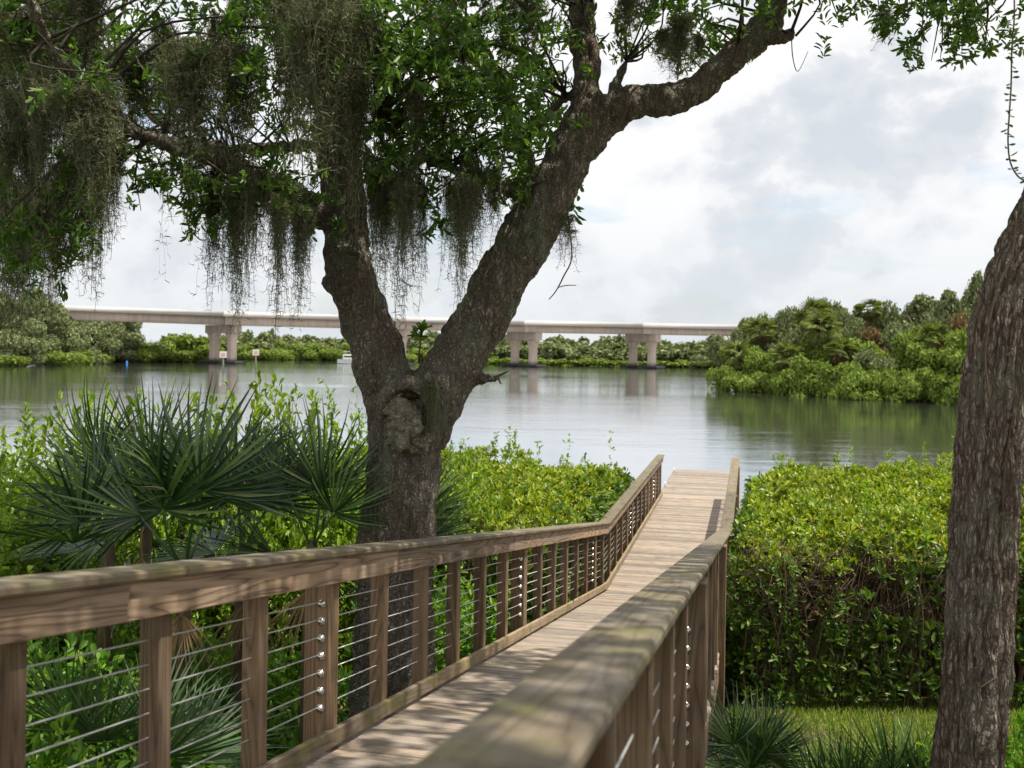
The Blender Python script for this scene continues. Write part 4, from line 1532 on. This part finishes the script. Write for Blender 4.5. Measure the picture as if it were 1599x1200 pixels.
def tree_at(name, x, y, rw, h, crown, label, cat, group, base=0.3, z0=None, rz=None):
    """crown fills the upper part of height h, half width rw"""
    o = empty(name, (x, y, base), random.uniform(0, 6.28) if rz is None else rz)
    tag(o, label, cat, group)
    t = mobj('trunk', LMB, o); t.scale = (h * .7, h * .7, h * .9)
    c = mobj('crown', crown, o)
    hz = h * (.62 if z0 is None else z0)
    c.scale = (rw, rw, hz * .95)
    c.location = (0, 0, h - hz * .85)
    return o


def palm_at(px, py, Y, label, v, r=1.7, group='cabbage palms on the right bank', skirt=True):
    p = W(px, py, Y)
    o = empty('cabbage_palm', (p.x, p.y, 0.3))
    tag(o, label, 'palm', group)
    h = p.z - 0.3
    t = mobj('trunk', TRK, o); t.scale = (2.6, 2.6, h)
    c = mobj('crown', PALM[v][0], o); c.location = (0, 0, h); c.scale = (r * random.uniform(.8, 1.1), r * random.uniform(.8, 1.1), r * random.uniform(.7, 1.1)); c.rotation_euler = (random.uniform(-.35, .35), random.uniform(-.35, .35), random.uniform(0, 6))
    if skirt:
        s_ = mobj('dead_skirt', PALM[v][1], o); s_.location = (0, 0, h); s_.scale = (r, r, r)
    return o


def shoreY(px):
    xs = [1128, 1200, 1330, 1500, 1900]; ys = [112, 106, 97, 89, 78]
    return float(np.interp(px, xs, ys))


rb = random.Random(77)
# right bank: waterline mangroves
for px in range(1136, 1680, 17):
    Y = shoreY(px) + rb.uniform(0.5, 3.0)
    p = W(px + rb.uniform(-6, 6), 600, Y)
    tree_at('mangrove_bush', p.x, p.y, rb.uniform(1.5, 2.3), rb.uniform(2.4, 3.7), rb.choice(CG), 'low bright mangrove bush at the waterline of the right bank', 'mangrove', 'waterline mangroves of the right bank', 0.0, .85)
# second row and back rows: top outline follows the photograph's skyline
sky_x = [1118, 1150, 1200, 1270, 1330, 1400, 1450, 1490, 1540, 1700, 1900]
sky_y = [545, 518, 500, 492, 490, 495, 478, 458, 470, 450, 440]
for row, (dY, f0, f1, pool) in enumerate([(6, .45, .68, CG + CY[:1]), (11, .62, .86, CG[:2] + CY + CD[:1] + CT[:1]), (18, .92, 1.10, CD + CY), (28, 1.0, 1.15, CD + CY[:1])]):
    for px in range(1150 + 8 * row, 1660, 24):
        Y = shoreY(px) + dY + rb.uniform(-2, 2)
        ty = float(np.interp(px, sky_x, sky_y))
        top = W(px, ty, Y).z
        h = max(2.5, top * 1.12 * rb.uniform(f0, f1))
        p = W(px + rb.uniform(-10, 10), 560, Y)
        cr_ = rb.choice(pool)
        lab = {0: 'mid-height mangrove just behind the waterline bushes of the right bank', 1: 'mossy mid-height tree inside the right bank thicket', 2: 'dark tree near the skyline of the right bank', 3: 'hindmost dark tree on the skyline of the right bank'}[row]
        tree_at('bank_tree', p.x, p.y, rb.uniform(1.9, 3.0), h, cr_, lab, 'tree', ['mid-height mangroves of the right bank', 'mossy thicket trees of the right bank', 'near-skyline trees of the right bank', 'hindmost skyline trees of the right bank'][row], 0.3, .55)
for a in [(1268, 492, 104, 'tall cabbage palm with brown skirt above the right bank thicket', 0, 1.9), (1284, 512, 101, 'full cabbage palm with orange dead fronds just below the tall one', 1, 1.9),
          (1172, 520, 118, 'small cabbage palm near the point of the right bank', 1, 1.3), (1188, 517, 112, 'cabbage palm with tan skirt by the utility pole', 2, 1.6),
          (1150, 552, 110, 'low spreading palm with tan dead fronds at the point of the right bank', 0, 1.6), (1232, 560, 101, 'brown-skirted palm low in the middle of the right bank', 2, 1.6),
          (1356, 484, 106, 'dark spindly cabbage palm on the right bank skyline', 2, 1.3), (1458, 530, 92, 'cabbage palm with large orange-brown skirt near the leaning trunk', 2, 1.6),
          (1312, 548, 98, 'yellowish low palm below the tall palms of the right bank', 0, 1.5), (1498, 540, 92, 'brown palm half hidden behind the leaning trunk', 1, 1.5)]:
    palm_at(a[0], a[1], a[2] + 5, a[3], a[4], a[5] * 1.08)
for px, ty, Y, rw, lab in [(1468, 446, 108, 3.6, 'tallest open-crowned tree on the right bank skyline'), (1500, 462, 106, 3.4, 'tall dark tree of the right bank partly behind the leaning trunk'),
                           (1215, 490, 125, 2.6, 'dark tree left of the tall cabbage palms on the skyline'), (1140, 520, 135, 3.0, 'dark rounded tree standing before the right end of the bridge'),
                           (1125, 540, 140, 2.6, 'smaller dark tree just left of the utility pole'), (1340, 486, 118, 2.8, 'dark tree on the skyline between the tall palms and the spindly palm')]:
    p = W(px, ty, Y)
    tree_at('bank_oak', p.x, p.y, rw, p.z - .3, rb.choice(CD), lab, 'tree', 'tall skyline trees of the right bank', 0.3, .45)

# left bank
for px, ty, Y, rw, pool, lab in [
        (-60, 440, 175, 7, CD, 'big dark tree at the left picture edge'), (0, 452, 176, 6.5, CD, 'tall tree on the left bank nearest the picture edge'), (25, 445, 172, 5.5, CY, 'tall mossy grey tree on the left bank under the hanging moss'),
        (62, 462, 180, 6, CD, 'dark round tree before the left end of the bridge'), (100, 490, 182, 5, CY, 'grey mossy tree hiding the left end of the bridge'),
        (128, 500, 186, 4.8, CY, 'grey sprawling tree at the tip of the left bank'), (40, 505, 170, 5, CY, 'mossy lower tree on the left bank'), (85, 520, 178, 4, CY, 'drooping mossy tree over the left bank water'),
        (5, 520, 166, 5, CY, 'mossy tree low at the left picture edge'), (118, 468, 235, 6, CD, 'dark tree crown showing above the left end of the bridge'), (165, 474, 240, 6, CD, 'dark tree crown showing above the bridge parapet'), (190, 478, 240, 4, CD, 'small dark crown just above the bridge parapet')]:
    p = W(px, ty, Y)
    tree_at('bank_tree', p.x, p.y, rw, p.z - .3, rb.choice(pool), lab, 'tree', 'trees of the left bank', 0.3, .6)
for (px, ty, Y, rw, mt), lab in zip([(-20, 545, 163, 3.5, 0), (20, 552, 164, 3.0, 0), (55, 548, 170, 3.2, 1), (88, 540, 174, 3.2, 0), (118, 548, 180, 3.0, 0), (148, 532, 187, 3.4, 1), (160, 548, 188, 2.6, 0)],
        ['waterline bush at the very left edge of the left bank', 'low waterline bush second from the left picture edge', 'greyish waterline bush third from the left picture edge', 'bright bush at the middle of the left bank waterline',
         'low bush left of the grey sprawling bush near the bank tip', 'large greyish bush near the tip of the left bank', 'small bright bush at the very tip of the left bank']):
    p = W(px, ty, Y)
    tree_at('mangrove_bush', p.x, p.y, rw, p.z, rb.choice(CG if not mt else CY), lab, 'mangrove', 'waterline bushes of the left bank', 0.0, .85)
for px, ty, Y, rw, mt in [(180, 512, 212, 5, 2), (205, 520, 208, 4.5, 2), (228, 516, 212, 5, 2), (250, 522, 213, 4.6, 0), (275, 520, 216, 5, 0), (300, 524, 217, 4.6, 0), (320, 530, 219, 4.4, 0), (240, 538, 208, 4, 0), (290, 542, 213, 4, 0), (195, 540, 203, 3.6, 2), (318, 545, 215, 3.4, 0), (265, 545, 211, 3.2, 0), (215, 545, 206, 3.4, 2)]:
    p = W(px, ty, Y)
    tree_at('mangrove_bush', p.x, p.y, rw, p.z, rb.choice(CG if mt == 0 else CD), 'rounded green mangrove under the left span of the bridge', 'mangrove', 'mangroves under the left bridge span', 0.0, .85)


# far bank woods: one mass
def mass(name, label, cat, items, mat):
    Vs, Qs, b = [], [], 0
    for (x, y, z, rw, rz, cm, a) in items:
        V0, Q0 = cm
        V = V0 * np.array([rw, rw, rz])
        c, s_ = math.cos(a), math.sin(a)
        V = np.stack([V[:, 0] * c - V[:, 1] * s_ + x, V[:, 0] * s_ + V[:, 1] * c + y, V[:, 2] + z], 1)
        Vs.append(V); Qs.append(Q0 + b); b += len(V)
    return tag(mobj(name, fastmesh(name, np.concatenate(Vs), np.concatenate(Qs), False, mat)), label, cat, None, 'stuff')


def arr(me):
    V = np.empty(len(me.vertices) * 3, np.float32); me.vertices.foreach_get('co', V)
    L = np.empty(len(me.loops), np.int32); me.loops.foreach_get('vertex_index', L)
    return V.reshape(-1, 3), L.reshape(-1, 4)


FARC = [arr(crown_mesh(340 + i, 620, .30, None)) for i in range(4)]
woods, bright = [], []
for row in range(3):
    for px in range(340, 1330, 17):
        Y = 262 + row * 9 + rb.uniform(-3, 3) - 12 * max(0, (px - 700) / 500)
        ty = float(np.interp(px, [340, 420, 520, 600, 720, 800, 900, 1000, 1110, 1330], [512, 516, 520, 516, 516, 522, 523, 524, 527, 535])) + rb.uniform(-4, 12) + (2 - row) * 9
        p = W(px + rb.uniform(-8, 8), ty, Y)
        woods.append((p.x, p.y, p.z * .55, rb.uniform(3, 4.6), p.z * .52, rb.choice(FARC), rb.uniform(0, 6)))
mass('woodland', 'dark far wood of palms and oaks behind the bridge', 'woodland', woods, M['far_dark'])
for px in list(range(380, 545, 16)) + list(range(560, 760, 18)):
    Y = 254 + rb.uniform(-1, 3)
    p = W(px + rb.uniform(-5, 5), (538 if px < 600 else 543) + rb.uniform(-4, 6), Y)
    tree_at('mangrove_bush', p.x, p.y, rb.uniform(3, 4), max(p.z, 2), rb.choice(CG), 'pale green mangrove on the far shore seen under the bridge', 'mangrove', 'mangroves of the far shore', 0.0, .85)
marsh = []
for px in range(760, 1150, 12):
    Y = 243 - 0.018 * (px - 760) + rb.uniform(-1, 1.5)
    p = W(px, 560, Y)
    marsh.append((p.x, p.y, .6, 2.4, rb.uniform(.8, 1.4), rb.choice(FARC), rb.uniform(0, 6)))
mass('marsh_grass', 'low green marsh fringe along the far shore behind the bridge piers', 'marsh', marsh, M['far_green'])

# ================================================================== bridge
BP = [(348, 202), (613, 210), (818, 216), (1003, 222)]


def by(px): return float(np.interp(px, [-60, 348, 613, 818, 1003, 1330], [190, 202, 210, 216, 222, 232]))


tops = lambda px: float(np.interp(px, [-60, 67, 371, 601, 834, 1003, 1157, 1330], [471, 476, 487, 494, 501, 504.5, 508, 511]))
bots = lambda px: float(np.interp(px, [-60, 67, 126, 348, 601, 834, 1003, 1157, 1330], [495, 498.5, 500, 507.5, 514, 519.5, 522, 525, 528]))
bridge = empty('road_bridge', (W(613, 560, 210).x, 210, 0))
tag(bridge, 'long pink-beige concrete road bridge crossing the river', 'bridge')
BO = Vector(bridge.location)


def extr(name, stations, offs, mat, parent=bridge):
    """stations: (px, z0, z1); box swept along the bridge, offs=(near, far) distance from the near face"""
    V, Q = [], []
    for (px, z0, z1) in stations:
        p = W(px, 560, by(px))
        for o_, z in ((offs[0], z0), (offs[0], z1), (offs[1], z1), (offs[1], z0)):
            V.append(Vector((p.x, p.y + o_, z)) - BO)
    n = len(stations)
    for i in range(n - 1):
        for k in range(4):
            Q.append((i * 4 + k, i * 4 + (k + 1) % 4, (i + 1) * 4 + (k + 1) % 4, (i + 1) * 4 + k))
    Q.append((0, 1, 2, 3)); Q.append(((n - 1) * 4 + 3, (n - 1) * 4 + 2, (n - 1) * 4 + 1, (n - 1) * 4))
    return mobj(name, fastmesh(name, [tuple(v) for v in V], Q, False, mat), parent)


def zt(px): return W(px, tops(px), by(px)).z
def zb(px): return W(px, bots(px), by(px)).z


cut = [-60, 90, 348, 613, 818, 1003, 1180, 1330]
for a, b_ in zip(cut[:-1], cut[1:]):
    st = [a + 0.4, (a + b_) / 2, b_ - 0.4]
    extr('girder', [(x, zb(x), zt(x) - 1.02) for x in st], (0.7, 1.6), M['concrete'])
    extr('girder', [(x, zb(x), zt(x) - 1.02) for x in st], (4.0, 4.9), M['concrete'])
    extr('girder', [(x, zb(x), zt(x) - 1.02) for x in st], (7.6, 8.5), M['concrete'])
    extr('deck_slab', [(x, zt(x) - 1.0, zt(x) - 0.72) for x in st], (0.12, 9.1), M['concrete'])
    extr('parapet', [(x, zt(x) - 0.98, zt(x)) for x in st], (-0.2, 0.1), M['pale_concrete'])
    extr('parapet', [(x, zt(x) - 0.70, zt(x)) for x in st], (8.8, 9.08), M['pale_concrete'])


def col_mesh():
    bm = bmesh.new()
    rings = []
    for z, w in ((-3.0, .95), (3.0, .78), (4.6, .80), (5.6, 1.0), (6.2, 1.25)):
        rings.append([bm.verts.new((x * w, y * w, z)) for x, y in ((-1, -.7), (-.7, -1), (.7, -1), (1, -.7), (1, .7), (.7, 1), (-.7, 1), (-1, .7))])
    for a, b_ in zip(rings[:-1], rings[1:]):
        for k in range(8):
            bm.faces.new((a[k], a[(k + 1) % 8], b_[(k + 1) % 8], b_[k]))
    me = bpy.data.meshes.new('column'); bm.to_mesh(me); bm.free(); me.materials.append(M['concrete'])
    return me


COLM = col_mesh()
for px, Y in BP:
    p = W(px, 560, Y)
    top = zb(px) - 0.02
    pier = mobj('pier', box_mesh('pier', 8.6, 1.7, 1.6, M['concrete'], .06), bridge)
    pier.location = Vector((W(px, 560, Y + 4.6).x, p.y + 4.6, top - .8)) - BO
    pier.rotation_euler = (0, 0, math.radians({348: -33, 613: -38, 818: -43, 1003: -46}[px]))
    for sx in (-2.55, 2.55):
        c = mobj('column', COLM, pier); c.location = (sx, 0, 0)
        k = (top - 1.62) / 6.2
        c.scale = (.95, .95, k); c.location = (sx, 0, -(top - .8))
    f = mobj('footing_fender', box_mesh('footing_fender', 10.0, 3.0, .45, M['dark_fender'], .05), pier)
    f.location = (0, 0, -(top - .8) + .30)

# ================================================================== small things on the river
def channel_sign(px, ytop, ybot, Y, label):
    p = W(px, ybot, Y); t = W(px, ytop, Y).z
    o = empty('channel_sign', (p.x, p.y, 0)); tag(o, label, 'sign', 'channel signs on posts in the river')
    mobj('post', tubes_mesh('post', [([(0, .12, -1.0), (0, .12, t)], [.13, .12])], M['pole'], 8), o)
    b_ = mobj('panel', box_mesh('panel', 1.05, .06, .95, M['signface'], .01), o); b_.location = (0, 0, t - .48)
    for z in (.14, -.04, -.22):
        q = mobj('lettering', box_mesh('lettering', .62, .012, .07, M['signink'], 0), b_); q.location = (0, -.037, z)
    return o


channel_sign(348, 549, 580, 155, 'square pale sign on a post before the left bridge pier')
channel_sign(399, 546, 575, 172, 'square pinkish sign on a post right of the left bridge pier')
pb = W(198, 568, 190)
buoy = tubes_mesh('buoy', [([(0, 0, -.3), (0, 0, -.1), (0, 0, .25), (0, 0, .42), (0, 0, .6)], [.12, .18, .18, .1, .05])], M['blue'], 12)
tag(mobj('buoy', buoy, None, (pb.x, pb.y, 0)), 'small blue buoy floating before the left bank', 'buoy')

bp_ = W(550, 560, 222)
boat = empty('motor_boat', (bp_.x, bp_.y, 0)); tag(boat, 'white motor boat moored behind the left fork of the oak', 'boat')
bm = bmesh.new()
rows = []
for x, w, zk, zd in ((-3.0, .95, -.15, .85), (-1.0, 1.1, -.2, .9), (1.2, 1.0, -.2, 1.0), (2.4, .6, -.1, 1.15), (3.1, .06, .4, 1.25)):
    rows.append([bm.verts.new(v) for v in ((x, -w, zd), (x, -w * .85, zk + .25), (x, 0, zk), (x, w * .85, zk + .25), (x, w, zd))])
for a, b_ in zip(rows[:-1], rows[1:]):
    for k in range(4):
        bm.faces.new((a[k], a[k + 1], b_[k + 1], b_[k]))
    bm.faces.new((a[0], b_[0], b_[4], a[4]))
bm.faces.new(rows[0])
bmesh.ops.recalc_face_normals(bm, faces=bm.faces[:])
me = bpy.data.meshes.new('hull'); bm.to_mesh(me); bm.free(); me.materials.append(M['white']); mobj('hull', me, boat)
cb = mobj('cabin', box_mesh('cabin', 2.6, 1.5, 1.0, M['white'], .12), boat); cb.location = (-.6, 0, 1.4)
w_ = mobj('window', box_mesh('window', 2.0, .04, .35, M['glass'], .01), cb); w_.location = (0, -.76, .12)
fb = mobj('flybridge', box_mesh('flybridge', 1.7, 1.3, .08, M['white'], .02), boat); fb.location = (-.9, 0, 2.55)
for sx in (-1.5, -.3):
    mobj('strut', tubes_mesh('strut', [([(sx, -.5, 1.85), (sx, -.5, 2.55)], [.04, .04]), ([(sx, .5, 1.85), (sx, .5, 2.55)], [.04, .04])], M['steel'], 6), boat)

pp0 = W(1158, 505, 150)
pole = empty('utility_pole', (pp0.x, pp0.y, .3)); tag(pole, 'grey utility pole at the point where bridge meets right bank', 'pole')
mobj('shaft', tubes_mesh('shaft', [([(0, 0, -.5), (0, 0, pp0.z - .3)], [.22, .17])], M['pole'], 8), pole)
